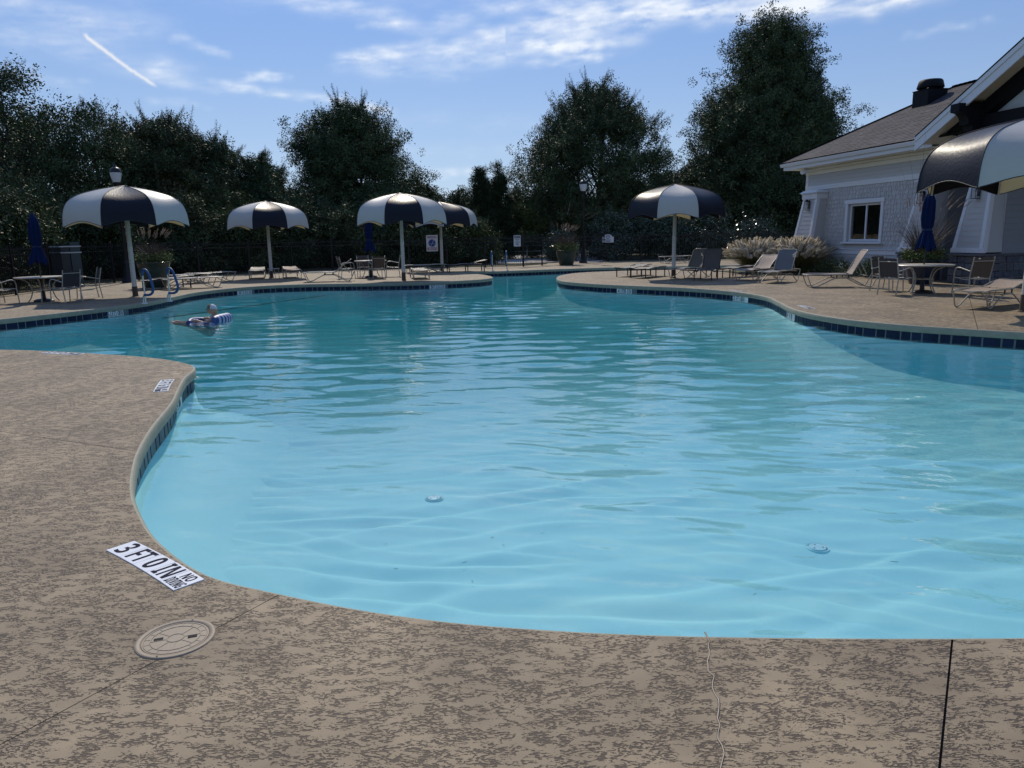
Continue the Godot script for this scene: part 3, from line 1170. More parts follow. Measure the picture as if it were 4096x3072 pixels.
# shape: rows of [height share, radius share]; the crown is boughs of sprigs, with gaps between the boughs
func tree(called: String, label: String, category: String, at: Vector3, high: float, wide: float, shape: Array, o := {}) -> Node3D:
	var t := thing(called, label, category, at, 0.0, o.get("group", ""))
	var r := RandomNumberGenerator.new()
	r.seed = hash(label) + int(at.x * 100.0)
	var boughs: int = o.get("boughs", 70)
	var per: int = o.get("per", 32)
	var kind: String = o.get("leaf", "oak")
	var tone: Color = o.get("tone", Color(0.028, 0.050, 0.024))
	var tone_b: Color = o.get("tone_b", Color(0.055, 0.072, 0.030))
	var size: float = o.get("size", 1.0)
	var spread: float = o.get("spread", 0.15)
	var lean: float = o.get("core", 0.3)
	var places := []
	var tints := []
	var limbs := Geo.new()
	var stems: int = o.get("stems", 1)
	var trunk_r: float = o.get("trunk", high * 0.016)
	var tops := []
	var centres := []
	var twigs := Geo.new()
	for s in stems:
		var a := TAU * s / stems + r.randf()
		var off := Vector3(cos(a), 0, sin(a)) * (0.0 if stems == 1 else trunk_r * 1.5)
		var tip := off * 3.0 + Vector3(cos(a), 0, sin(a)) * wide * (0.06 if stems == 1 else 0.30) + Vector3(0, high * 0.82, 0)
		var path := []
		var radii := []
		for j in 9:
			var q := j / 8.0
			path.append(off.lerp(tip, q) + Vector3(r.randfn(), 0, r.randfn()) * high * 0.006)
			radii.append(trunk_r * lerpf(1.15, 0.16, pow(q, 0.8)))
		limbs.tube(path, radii, 7)
		tops.append(path)
	for b in boughs:
		var hh := 0.0
		var rr := 0.0
		# more boughs where the crown is wide
		for attempt in 12:
			hh = r.randf_range(shape[0][0], shape[-1][0])
			rr = 0.0
			for k in shape.size() - 1:
				if hh >= shape[k][0] and hh <= shape[k + 1][0]:
					rr = lerpf(shape[k][1], shape[k + 1][1], (hh - shape[k][0]) / maxf(shape[k + 1][0] - shape[k][0], 0.001))
			if r.randf() < 0.25 + rr:
				break
		var a := r.randf() * TAU
		var q := sqrt(r.randf_range(lean * lean, 1.0))
		var c := Vector3(cos(a) * rr * wide * q, hh * high, sin(a) * rr * wide * q)
		var blob := wide * spread * r.randf_range(0.7, 1.35)
		centres.append(c)
		var shade := tone.lerp(tone_b, r.randf())
		var out := Vector3(cos(a), 0.9, sin(a)).normalized()
		for s in per:
			var p := c + Vector3(r.randfn() * blob, r.randfn() * blob * 0.62, r.randfn() * blob)
			if p.y < 0.1:
				continue
			var sc := size * r.randf_range(0.75, 1.3)
			places.append(Transform3D(spin(r, out, 0.7).scaled(Vector3.ONE * sc), p))
			tints.append(shade * r.randf_range(1.0, 1.9))
		if b % 2 == 0 and hh > 0.12:
			var stem: Array = tops[b % stems]
			var start: Vector3 = stem[clampi(int(hh * 8.0 / 0.82) - 2, 1, 7)]
			var mid := start.lerp(c, 0.55) + Vector3(0, 0.10 * c.distance_to(start), 0)
			limbs.tube([start, start.lerp(mid, 0.5), mid, mid.lerp(c, 0.6), c], [trunk_r * 0.34, trunk_r * 0.27, trunk_r * 0.2, trunk_r * 0.12, trunk_r * 0.05], 5, false)
	# long shoots that stand out from the outline
	for s in int(o.get("shoots", 40)):
		var c: Vector3 = centres[r.randi() % centres.size()]
		if r.randf() < 0.6:
			# most shoots rise from the higher boughs
			for attempt in 4:
				var other: Vector3 = centres[r.randi() % centres.size()]
				if other.y > c.y:
					c = other
		var a := atan2(c.z, c.x)
		c += Vector3(cos(a) * 0.6, 0.8, sin(a) * 0.6) * wide * spread * 0.9
		var d := (Vector3(cos(a) * 0.6, 0.9, sin(a) * 0.6) + Vector3(r.randfn(), r.randfn(), r.randfn()) * 0.2).normalized()
		var l: float = r.randf_range(0.25, 0.75) * o.get("shoot", 1.0)
		twigs.tube([c - d * 0.5, c + d * l * 1.5], [0.018, 0.004], 4, false)
		for q in 5:
			places.append(Transform3D(spin(r, d, 0.18).scaled(Vector3(0.55, 1.0, 0.55) * size * (1.0 - q * 0.14)), c + d * l * (q / 4.0) * 1.5))
			tints.append(tone.lerp(tone_b, r.randf()))
	part("trunk", limbs, M.bark, t)
	part("twigs", twigs, M.bark, t, "stuff")
	scatter("crown", sprig(kind), o.get("mat", M.leaf), places, tints, t)
	return t


const ROUND := [[0.10, 0.55], [0.25, 0.92], [0.42, 1.0], [0.60, 0.92], [0.78, 0.66], [0.92, 0.34], [1.0, 0.10]]
const CONE := [[0.06, 0.90], [0.18, 1.0], [0.34, 0.92], [0.52, 0.74], [0.70, 0.53], [0.85, 0.33], [0.95, 0.16], [1.0, 0.04]]
const SPIRE := [[0.02, 0.8], [0.15, 1.0], [0.4, 0.85], [0.65, 0.55], [0.85, 0.26], [1.0, 0.03]]
const COLUMN := [[0.02, 0.9], [0.3, 1.0], [0.55, 0.82], [0.75, 0.52], [0.9, 0.22], [1.0, 0.02]]
const BUSH := [[0.0, 0.85], [0.3, 1.0], [0.6, 0.92], [0.85, 0.6], [1.0, 0.2]]


func woods() -> void:
	var olive := Color(0.068, 0.076, 0.024)
	var deep := Color(0.028, 0.045, 0.020)
	tree("oak_tree", "tallest dark tree at the left edge, broad and dense", "tree", P(-27.0, 42), 10.6, 4.6, ROUND, {"boughs": 110, "per": 34, "tone": deep, "leaf": "broad", "size": 1.15})
	tree("oak_tree", "dense dark tree right of the tallest left-edge one, above the closed blue umbrella", "tree", P(-22.9, 43), 9.0, 3.1, ROUND, {"boughs": 80, "per": 32, "tone": deep, "leaf": "broad"})
	tree("oak_tree", "feathery upright tree behind the left lamp, with thin shoots on top", "tree", P(-20.3, 46), 8.9, 3.3, ROUND, {"boughs": 110, "per": 28, "tone_b": Color(0.075, 0.066, 0.030), "shoots": 90, "shoot": 1.5, "stems": 3})
	tree("oak_tree", "loose tree with sky showing through, right of the left lamp", "tree", P(-18.3, 48), 7.4, 2.3, ROUND, {"boughs": 64, "per": 26, "shoots": 50, "shoot": 1.3, "stems": 2})
	tree("oak_tree", "lowest rounded tree at the right end of the left woodland", "tree", P(-16.6, 50), 6.9, 2.2, ROUND, {"boughs": 64, "per": 28, "shoots": 40})
	tree("oak_tree", "broad spreading oak left of centre behind the overlapping umbrellas", "tree", P(-10.9, 54), 10.3, 4.5, ROUND, {"boughs": 150, "per": 34, "shoots": 130, "shoot": 1.4, "stems": 3, "core": 0.15})
	tree("oak_tree", "round multi-stemmed oak right of centre, sky flecks between its limbs", "tree", P(6.75, 60), 12.0, 5.6, ROUND, {"boughs": 165, "per": 32, "tone": deep, "shoots": 150, "shoot": 1.5, "stems": 5, "core": 0.45})
	tree("oak_tree", "tallest tree, a tall cone beside the white building", "tree", P(21.3, 64), 17.2, 6.7, CONE, {"boughs": 320, "per": 40, "tone": Color(0.032, 0.052, 0.026), "tone_b": Color(0.060, 0.076, 0.030), "shoots": 220, "shoot": 1.1, "size": 1.15, "core": 0.2})
	tree("cypress_tree", "taller of the two pointed conifers between the left woodland and the spreading oak", "tree", P(-22.5, 72), 9.5, 1.25, SPIRE, {"boughs": 46, "per": 18, "leaf": "needle", "tone": deep, "tone_b": Color(0.035, 0.056, 0.024), "shoots": 16, "spread": 0.2})
	tree("cypress_tree", "shorter of the two pointed conifers, close to the spreading oak", "tree", P(-21.2, 72), 8.3, 1.15, SPIRE, {"boughs": 40, "per": 18, "leaf": "needle", "tone": deep, "tone_b": Color(0.035, 0.056, 0.024), "shoots": 14, "spread": 0.2})
	tree("cypress_tree", "left one of the twin dark columnar conifers near the gate", "tree", P(-2.0, 55), 6.2, 1.0, COLUMN, {"boughs": 110, "per": 16, "leaf": "needle", "tone": Color(0.022, 0.036, 0.017), "tone_b": Color(0.032, 0.050, 0.022), "shoots": 20, "shoot": 0.5, "spread": 0.13})
	tree("cypress_tree", "right one of the twin dark columnar conifers near the gate", "tree", P(-0.72, 56), 6.6, 1.0, COLUMN, {"boughs": 110, "per": 16, "leaf": "needle", "tone": Color(0.022, 0.036, 0.017), "tone_b": Color(0.032, 0.050, 0.022), "shoots": 20, "shoot": 0.5, "spread": 0.13})
	tree("small_tree", "bushy low tree under the two pointed conifers", "tree", P(-17.8, 58), 5.7, 2.1, ROUND, {"boughs": 50, "per": 26, "tone_b": olive})
	tree("small_tree", "small loose tree at the right foot of the spreading oak", "tree", P(-6.7, 60), 5.7, 1.5, ROUND, {"boughs": 34, "per": 24, "tone_b": olive, "shoots": 40})
	tree("small_tree", "low dark tree left of the twin columnar conifers", "tree", P(-4.2, 58), 4.6, 1.7, ROUND, {"boughs": 40, "per": 24, "tone": deep})
	tree("small_tree", "small tree at the left foot of the round oak, beside the right columnar conifer", "tree", P(1.3, 57), 4.4, 1.6, ROUND, {"boughs": 40, "per": 24, "tone_b": olive, "shoots": 50})
	var far := [[-12.5, 128.0, 8.4, 4.2], [-8.5, 132.0, 9.3, 3.6], [-4.5, 126.0, 8.6, 3.8], [0.5, 134.0, 8.8, 4.4], [19.5, 98.0, 8.6, 3.4], [23.5, 102.0, 9.2, 3.4], [-34.0, 110.0, 9.0, 6.0], [-26.0, 118.0, 8.6, 6.0]]
	for q in far:
		tree("distant_tree", "hazy distant tree in the low tree line between the big oaks", "tree", P(q[0], q[1]), q[2], q[3], ROUND, {"boughs": 34, "per": 20, "size": 1.9, "tone": Color(0.045, 0.060, 0.030), "group": "distant trees in the low tree line", "shoots": 12})
	for q in [[37.5, 90.0, 12.0, 1.9], [35.8, 88.0, 11.0, 1.8], [43.2, 94.0, 14.3, 1.3]]:
		tree("roofline_tree", "treetop peeping over the roof slope of the white building", "tree", P(q[0], q[1]), q[2], q[3], CONE, {"boughs": 40, "per": 20, "size": 1.4, "group": "treetops over the roof"})
	for q in [[-38.0, 48.0, 10.5, 5.2], [-33.0, 52.0, 9.5, 4.6], [-27.0, 56.0, 9.0, 4.6], [-22.0, 60.0, 6.5, 3.6], [-24.5, 54.0, 7.0, 4.0], [-15.0, 66.0, 5.2, 3.6], [-9.0, 68.0, 5.0, 3.6], [12.0, 74.0, 6.0, 4.6], [4.0, 72.0, 5.2, 4.0], [17.0, 72.0, 7.0, 4.2], [28.0, 74.0, 8.0, 5.0]]:
		tree("woodland_tree", "dark woodland tree half hidden behind the front row of trees", "tree", P(q[0], q[1]), q[2], q[3], ROUND, {"boughs": 56, "per": 24, "size": 1.5, "tone": deep, "group": "woodland trees behind the front row", "shoots": 12})
	# shrubs between the trees and the fence
	var low := [
		[-18.4, 19.0, 3.1, 1.7], [-18.9, 24.0, 3.4, 1.8], [-20.0, 28.6, 3.2, 1.9], [-22.6, 34.0, 3.9, 2.2], [-19.6, 36.2, 3.4, 1.9], [-17.0, 39.6, 3.3, 1.9], [-14.4, 41.8, 3.0, 1.8], [-12.4, 44.0, 3.1, 1.8],
		[-10.0, 45.0, 2.9, 1.7], [-7.4, 44.8, 3.0, 1.7], [-5.0, 45.2, 3.1, 1.7], [-25.0, 38.5, 4.4, 2.4], [-17.0, 45.0, 4.2, 2.2], [-13.0, 48.0, 4.0, 2.4], [-8.2, 49.5, 3.9, 2.2], [-2.4, 47.0, 2.4, 1.4]]
	for i in low.size():
		var q: Array = low[i]
		tree("fence_shrub", "dark leafy shrub behind the black fence on the left", "shrub", P(q[0], q[1]), q[2], q[3], BUSH, {"boughs": 40, "per": 26, "tone": deep, "tone_b": olive if i % 3 == 0 else Color(0.045, 0.058, 0.024), "group": "shrubs behind the left fence", "trunk": 0.05, "shoots": 20, "spread": 0.22, "core": 0.05})
	var magnolia := [
		[7.2, 51.0, 2.75, 1.75, "glossy rounded shrub behind the welcome sign"], [10.2, 51.5, 2.45, 1.5, "glossy rounded shrub left of the pole with the white-fronted umbrella"],
		[13.1, 51.0, 2.8, 1.7, "glossy rounded shrub right of the pole with the white-fronted umbrella"], [3.4, 50.0, 1.7, 0.8, "narrow glossy shrub by the gate behind the centre planter"], [16.6, 52.0, 2.2, 1.5, "glossy rounded shrub nearest the plumed grass"]]
	for q in magnolia:
		tree("magnolia_shrub", q[4], "shrub", P(q[0], q[1]), q[2], q[3], BUSH, {"boughs": 46, "per": 24, "leaf": "broad", "mat": M.glossy_leaf, "tone": Color(0.022, 0.036, 0.016), "tone_b": Color(0.034, 0.048, 0.020), "group": "glossy shrubs behind the right fence", "trunk": 0.05, "shoots": 26, "spread": 0.2, "core": 0.4, "size": 0.9})


# ---------------------------------------------------------------- fence, lamps

func fence(label: String, pts: Array) -> void:
	var f := thing("iron_fence", label, "fence", P(pts[0].x, pts[0].y), 0.0, "black picket fence runs")
	var at := f.position
	var bars := Geo.new()
	for k in pts.size() - 1:
		var a: Vector2 = pts[k]
		var b: Vector2 = pts[k + 1]
		var l := a.distance_to(b)
		var bays := maxi(1, int(round(l / 2.1)))
		var d := P(b.x - a.x, b.y - a.y).normalized()
		var face := Basis(d, Vector3.UP, d.cross(Vector3.UP))
		for i in bays + (1 if k == pts.size() - 2 else 0):
			var c := a.lerp(b, float(i) / bays)
			var g := Geo.new()
			g.box(P(c.x, c.y, 0.85) - at, Vector3(0.062, 1.70, 0.062), face)
			g.box(P(c.x, c.y, 1.715) - at, Vector3(0.078, 0.03, 0.078), face, 0.01)
			part("post", g, M.black_metal, f)
		for h in [0.14, 1.34, 1.53]:
			var g := Geo.new()
			var m := a.lerp(b, 0.5)
			g.box(P(m.x, m.y, h) - at, Vector3(l, 0.036, 0.030), face)
			part("rail", g, M.black_metal, f)
		var n := int(l / 0.112)
		for i in n:
			var c := a.lerp(b, (i + 0.5) / n)
			var p := P(c.x, c.y, 0.86) - at
			bars.box(p, Vector3(0.017, 1.56, 0.017), face)
			var top := p + Vector3(0, 0.78, 0)
			for s in 4:
				var u := face.x * cos(PI / 4 + s * PI / 2) * 0.012 + face.z * sin(PI / 4 + s * PI / 2) * 0.012
				var w := face.x * cos(PI / 4 + (s + 1) * PI / 2) * 0.012 + face.z * sin(PI / 4 + (s + 1) * PI / 2) * 0.012
				bars.tri(top + u, top + w, top + Vector3(0, 0.05, 0), (u + w).normalized())
	part("pickets", bars, M.black_metal, f, "stuff")


func lamp_post(label: String, at: Vector3) -> void:
	var t := thing("lamp_post", label, "street lamp", at, 0.0, "acorn lamp posts")
	var g := Geo.new()
	g.lathe([Vector2(0.0, 0.0), Vector2(0.24, 0.0), Vector2(0.24, 0.06), Vector2(0.20, 0.12), Vector2(0.17, 0.35), Vector2(0.13, 0.62), Vector2(0.10, 0.75), Vector2(0.115, 0.80), Vector2(0.09, 0.85), Vector2(0.075, 0.95)], 16)
	part("base", g, M.black_metal, t)
	g = Geo.new()
	g.lathe([Vector2(0.072, 0.9), Vector2(0.056, 3.86), Vector2(0.09, 3.9), Vector2(0.06, 3.95), Vector2(0.055, 4.02)], 12)
	part("pole", g, M.black_metal, t)
	g = Geo.new()
	g.lathe([Vector2(0.06, 3.98), Vector2(0.12, 4.03), Vector2(0.13, 4.10), Vector2(0.15, 4.14), Vector2(0.15, 4.17), Vector2(0.0, 4.17)], 16)
	part("lamp_holder", g, M.black_metal, t)
	g = Geo.new()
	g.lathe([Vector2(0.135, 4.172), Vector2(0.165, 4.25), Vector2(0.20, 4.38), Vector2(0.222, 4.50), Vector2(0.228, 4.56)], 20)
	part("globe", g, M.globe, t)
	g = Geo.new()
	g.lathe([Vector2(0.0, 4.555), Vector2(0.235, 4.56), Vector2(0.24, 4.585), Vector2(0.225, 4.62), Vector2(0.20, 4.70), Vector2(0.15, 4.755), Vector2(0.10, 4.77), Vector2(0.085, 4.79), Vector2(0.07, 4.80), Vector2(0.055, 4.86), Vector2(0.02, 4.89), Vector2(0.02, 4.92), Vector2(0.0, 4.97)], 20)
	part("hood", g, M.black_metal, t)


func fences_and_lamps() -> void:
	fence("black picket fence running away along the left edge of the deck", [Vector2(-15.2, 14.0), Vector2(-16.1, 20.0), Vector2(-16.75, 25.5), Vector2(-17.3, 30.4)])
	fence("black picket fence turning behind the left planter and the flat chaises", [Vector2(-17.3, 30.4), Vector2(-16.8, 34.6), Vector2(-13.2, 38.4), Vector2(-9.6, 41.0)])
	fence("black picket fence at the far end, left of the gate, with the no diving sign", [Vector2(-9.6, 41.0), Vector2(0.75, 41.3)])
	fence("short black fence and gate behind the centre planter, bright pavement showing through", [Vector2(0.75, 41.3), Vector2(2.9, 43.9)])
	fence("black picket fence right of the gate, with the welcome sign", [Vector2(2.9, 43.9), Vector2(6.0, 46.2), Vector2(14.0, 46.0), Vector2(25.0, 45.4)])
	lamp_post("acorn lamp on a black post above the far left umbrella", P(-16.4, 32.4))
	lamp_post("acorn lamp on a black post right of the centre planter", P(4.40, 45.2))


# ---------------------------------------------------------------- deck furniture

var shapes := {}


func kept(key: String, make: Callable) -> ArrayMesh:
	if not shapes.has(key):
		var g := Geo.new()
		make.call(g)
		shapes[key] = g.mesh()
	return shapes[key]


# A sheet of sling cloth between two rails along x, with a little sag; from x0 to x1.
func sling(g: Geo, x0: float, x1: float, half: float, sag: float, wave := 0.0) -> void:
	var nx := 14
	var nz := 8
	for i in nx + 1:
		for j in nz + 1:
			var u := float(i) / nx
			var w := float(j) / nz * 2.0 - 1.0
			var y := -sag * (1.0 - w * w) - wave * sin(u * PI * 2.0) * 0.5
			var sx := wave * cos(u * PI * 2.0) * PI / (x1 - x0)
			g.vert(Vector3(lerpf(x0, x1, u), y, w * half), Vector3(sx, 1.0, -2.0 * sag * w / half).normalized(), Vector2(u, w))
	for i in nx:
		for j in nz:
			var k := i * (nz + 1) + j
			g.face(k, k + 1, k + nz + 1)
			g.face(k + 1, k + nz + 2, k + nz + 1)


# Foot end at -x, head end at +x. back: how far the backrest is raised, in degrees.
func lounge(label: String, at: Vector3, turn: float, back: float, dark := false, cloth: Material = null) -> Node3D:
	var t := thing("chaise_lounge", label, "lounge chair", at, turn, "chaise lounges on the pool deck")
	var fm: Material = M.frame_dark if dark else M.frame
	var sm: Material = cloth if cloth else (M.sling_dark if dark else M.sling)
	var h := 0.36
	if dark:
		# straight legs under a deep rail
		for x in [-0.86, 0.05, 0.86]:
			for s in [-1.0, 1.0]:
				part("leg", kept("dark_leg", func(g): g.box(Vector3(0, 0.155, 0), Vector3(0.045, 0.31, 0.03), Basis.IDENTITY, 0.004)), fm, t).position = Vector3(x, 0, s * 0.30)
		for s in [-1.0, 1.0]:
			part("side_rail", kept("dark_rail", func(g): g.tube([Vector3(-0.97, 0.01, 0), Vector3(-0.90, 0.005, 0), Vector3(-0.45, -0.045, 0), Vector3(0.0, 0.0, 0), Vector3(0.28, 0.0, 0), Vector3(0.90, -0.02, 0)], 0.024, 8)), fm, t).position = Vector3(0, h - 0.02, s * 0.315)
	else:
		for s in [-1.0, 1.0]:
			part("leg_frame", kept("sled", func(g): g.tube(round_path([Vector3(-0.955, 0.355, 0), Vector3(-0.93, 0.28, 0), Vector3(-0.83, 0.018, 0), Vector3(-0.68, 0.022, 0), Vector3(-0.20, 0.27, 0), Vector3(0.22, 0.27, 0), Vector3(0.68, 0.022, 0), Vector3(0.83, 0.018, 0), Vector3(0.96, 0.30, 0), Vector3(0.985, 0.37, 0)], 0.09), 0.0155, 7)), fm, t).position = Vector3(0, 0, s * 0.315)
			part("side_rail", kept("rail", func(g): g.tube(round_path([Vector3(-0.965, 0.0, 0), Vector3(-0.80, 0.022, 0), Vector3(-0.30, 0.012, 0), Vector3(0.27, 0.015, 0)], 0.2), 0.0165, 7)), fm, t).position = Vector3(0, h, s * 0.315)
		for x in [-0.965, 0.985]:
			part("crossbar", kept("bow", func(g): g.tube(round_path([Vector3(0, 0, -0.315), Vector3(0, 0.012, -0.2), Vector3(0, -0.012, 0.0), Vector3(0, 0.012, 0.2), Vector3(0, 0, 0.315)], 0.1), 0.0155, 7)), fm, t).position = Vector3(x, h + (0.0 if x < 0.0 else 0.01), 0)
		for x in [-0.2, 0.22]:
			part("crossbar", kept("bar", func(g): g.tube([Vector3(0, 0, -0.315), Vector3(0, 0, 0.315)], 0.013, 6)), fm, t).position = Vector3(x, 0.27, 0)
			for s in [-1.0, 1.0]:
				part("spacer", kept("spacer", func(g): g.box(Vector3(0, 0.04, 0), Vector3(0.03, 0.10, 0.024), Basis.IDENTITY, 0.004)), M.frame_dark, t).position = Vector3(x + (0.05 if x < 0.0 else -0.05), 0.275, s * 0.315)
	part("seat_sling", kept("seat_" + str(dark), func(g): sling(g, -0.95, 0.25, 0.312, 0.020, 0.05 if dark else 0.015)), sm, t).position = Vector3(0, h + 0.012, 0)
	var pivot := Transform3D(Basis(Vector3.BACK, deg_to_rad(back)), Vector3(0.27, h + 0.016, 0))
	var frame := part("back_frame", kept("back_frame", func(g): g.tube(round_path([Vector3(0, 0, -0.30), Vector3(0.35, 0.018, -0.30), Vector3(0.76, 0.0, -0.30), Vector3(0.79, 0.0, -0.20), Vector3(0.79, -0.012, 0), Vector3(0.79, 0.0, 0.20), Vector3(0.76, 0.0, 0.30), Vector3(0.35, 0.018, 0.30), Vector3(0, 0, 0.30)], 0.08), 0.0155, 7)), fm, t)
	frame.transform = pivot
	var bs := part("back_sling", kept("back", func(g): sling(g, 0.01, 0.78, 0.298, 0.022, 0.02)), sm, t)
	bs.transform = pivot.translated_local(Vector3(0, 0.012, 0))
	if back > 15.0:
		var g := Geo.new()
		var tip := pivot * Vector3(0.42, -0.01, 0)
		var foot := Vector3(tip.x + 0.20, h - 0.03, 0)
		for s in [-0.24, 0.24]:
			g.tube([tip + Vector3(0, 0, s), foot + Vector3(0, 0, s)], 0.011, 6)
		g.tube([foot + Vector3(0, 0, -0.315), foot + Vector3(0, 0, 0.315)], 0.011, 6)
		for k in 4:
			g.box(tip.lerp(foot, 0.35 + k * 0.15) + Vector3(0.012, 0.012, 0.24), Vector3(0.03, 0.03, 0.014), Basis(Vector3.BACK, 0.5))
		part("back_prop", g, fm, t)
	return t


func dining_chair() -> Node3D:
	var t := thing("dining_chair", "", "chair", Vector3.ZERO, 0.0, "black sling dining chairs")
	for s in [-1.0, 1.0]:
		var side := part("side_frame", kept("chair_side", func(g): g.tube(round_path([Vector3(-0.30, 0, 0), Vector3(-0.245, 0.40, 0), Vector3(-0.25, 0.48, 0), Vector3(-0.345, 0.93, 0)], 0.15), 0.0155, 7)), M.frame, t)
		side.position = Vector3(0, 0, s * 0.265)
		part("armrest", kept("chair_arm", func(g): g.tube(round_path([Vector3(-0.275, 0.595, 0), Vector3(-0.10, 0.63, 0), Vector3(0.10, 0.675, 0), Vector3(0.23, 0.66, 0), Vector3(0.275, 0.55, 0), Vector3(0.27, 0.42, 0), Vector3(0.30, 0, 0)], 0.10), 0.0155, 7)), M.frame, t).position = Vector3(0, 0, s * 0.285)
		part("seat_rail", kept("chair_rail", func(g): g.tube(round_path([Vector3(-0.25, 0.40, 0), Vector3(0.0, 0.385, 0), Vector3(0.20, 0.43, 0), Vector3(0.265, 0.41, 0)], 0.1), 0.014, 7)), M.frame, t).position = Vector3(0, 0, s * 0.265)
	for k in [[-0.325, 0.835], [-0.247, 0.41], [0.25, 0.415]]:
		part("crossbar", kept("chair_bar", func(g): g.tube(round_path([Vector3(0, 0, -0.265), Vector3(-0.018, 0, 0), Vector3(0, 0, 0.265)], 0.2), 0.013, 6)), M.frame, t).position = Vector3(k[0], k[1], 0)
	part("seat_sling", kept("chair_seat", func(g): sling(g, -0.24, 0.245, 0.255, 0.03)), M.sling_black, t).position = Vector3(0, 0.418, 0)
	var b := part("back_sling", kept("chair_back", func(g): sling(g, 0.0, 0.47, 0.255, 0.02)), M.sling_black, t)
	b.transform = Transform3D(Basis(Vector3.BACK, deg_to_rad(101.5)), Vector3(-0.25, 0.45, 0))
	return t


func round_table(label: String, at: Vector3) -> void:
	var t := thing("patio_table", label, "table", at, 0.4, "round patio tables")
	part("tabletop", kept("top", func(g): g.lathe([Vector2(0.03, 0.69), Vector2(0.66, 0.69), Vector2(0.69, 0.70), Vector2(0.70, 0.715), Vector2(0.69, 0.728), Vector2(0.03, 0.73), Vector2(0.03, 0.69)], 40)), M.tabletop, t)
	for k in 4:
		part("leg", kept("table_leg", func(g): g.tube(round_path([Vector3(0.58, 0.69, 0), Vector3(0.34, 0.60, 0), Vector3(0.24, 0.34, 0), Vector3(0.32, 0.10, 0), Vector3(0.40, 0.0, 0)], 0.22), 0.017, 7)), M.frame, t).rotation.y = k * PI / 2
	part("leg_ring", kept("table_ring", func(g):
		var p := []
		for i in 25:
			p.append(Vector3(cos(TAU * i / 24.0), 0, sin(TAU * i / 24.0)) * 0.235 + Vector3(0, 0.36, 0))
		g.tube(p, 0.013, 6, false)), M.frame, t)


func closed_umbrella(label: String, at: Vector3, turn: float) -> void:
	var t := thing("closed_umbrella", label, "umbrella", at, turn, "closed blue table umbrellas")
	part("base", kept("umb_base", func(g): g.lathe([Vector2(0, 0), Vector2(0.27, 0.0), Vector2(0.27, 0.035), Vector2(0.20, 0.07), Vector2(0.06, 0.085), Vector2(0.045, 0.30), Vector2(0.0, 0.30)], 20)), M.black_metal, t)
	part("pole", kept("umb_pole", func(g): g.tube([Vector3(0, 0.08, 0), Vector3(0, 2.56, 0)], 0.02, 8)), M.frame_dark, t)
	part("canopy", kept("umb_cloth", func(g):
		# folded cloth: star-shaped section, nipped in by a strap
		var rows := [[1.13, 0.215], [1.20, 0.205], [1.30, 0.175], [1.45, 0.14], [1.56, 0.105], [1.62, 0.098], [1.70, 0.125], [1.90, 0.142], [2.15, 0.135], [2.30, 0.12], [2.42, 0.095], [2.54, 0.035], [2.57, 0.0]]
		var n := 48
		for j in rows.size():
			for i in n + 1:
				var a := TAU * i / n
				var fold := 1.0 + 0.20 * sin(a * 8.0 + j * 0.25) * smoothstep(2.5, 2.3, rows[j][0]) + 0.06 * sin(a * 3.0 + j)
				var r: float = rows[j][1] * fold
				var y: float = rows[j][0] - (0.05 * sin(a * 8.0) + 0.05 * sin(a * 3.0 + 1.0) if j == 0 else 0.0)
				g.vert(Vector3(cos(a) * r, y, sin(a) * r), Vector3(cos(a), 0.15, sin(a)).normalized())
		for j in rows.size() - 1:
			for i in n:
				var k: int = j * (n + 1) + i
				g.face(k, k + n + 1, k + 1)
				g.face(k + 1, k + n + 1, k + n + 2)
		# true normals of the folds
		var acc := PackedVector3Array()
		acc.resize(g.v.size())
		for q in range(0, g.ix.size(), 3):
			var f: Vector3 = (g.v[g.ix[q + 2]] - g.v[g.ix[q]]).cross(g.v[g.ix[q + 1]] - g.v[g.ix[q]])
			for e in 3:
				acc[g.ix[q + e]] += f
		for q in acc.size():
			g.n[q] = acc[q].normalized() if acc[q].length() > 1e-9 else Vector3.UP), M.blue_cloth, t)
	part("strap", kept("umb_strap", func(g): g.lathe([Vector2(0.116, 1.575), Vector2(0.118, 1.62)], 20)), M.blue_strap, t)


func handrails(label: String, at: Vector3, turn: float) -> void:
	var t := thing("pool_handrail", label, "handrail", at, turn, "blue-sleeved pool handrails")
	for s in [-0.36, 0.36]:
		var rail := part("rail", kept("rail_tube", func(g): g.tube(round_path([Vector3(-0.11, 0, 0), Vector3(-0.11, 0.15, 0), Vector3(-0.03, 0.235, 0), Vector3(0.26, 0.245, 0), Vector3(0.42, 0.31, 0), Vector3(0.47, 0.45, 0), Vector3(0.33, 0.78, 0), Vector3(0.20, 0.93, 0), Vector3(0.03, 0.93, 0), Vector3(0.0, 0.80, 0), Vector3(0.0, 0.0, 0)], 0.12), 0.022, 9)), M.steel, t)
		rail.position = Vector3(0, 0, s)
		part("sleeve", kept("rail_sleeve", func(g):
			var full := round_path([Vector3(-0.02, 0.237, 0), Vector3(0.26, 0.245, 0), Vector3(0.42, 0.31, 0), Vector3(0.47, 0.45, 0), Vector3(0.33, 0.78, 0), Vector3(0.20, 0.93, 0), Vector3(0.03, 0.93, 0), Vector3(0.0, 0.80, 0), Vector3(0.0, 0.76, 0)], 0.12)
			g.tube(full, 0.034, 9)), M.sleeve, rail)
		for x in [-0.11, 0.0]:
			part("escutcheon", kept("rail_foot", func(g): g.lathe([Vector2(0, 0.0), Vector2(0.06, 0.0), Vector2(0.055, 0.012), Vector2(0.03, 0.02)], 14)), M.steel, rail).position = Vector3(x, 0, 0)


# ---------------------------------------------------------------- planters and grasses

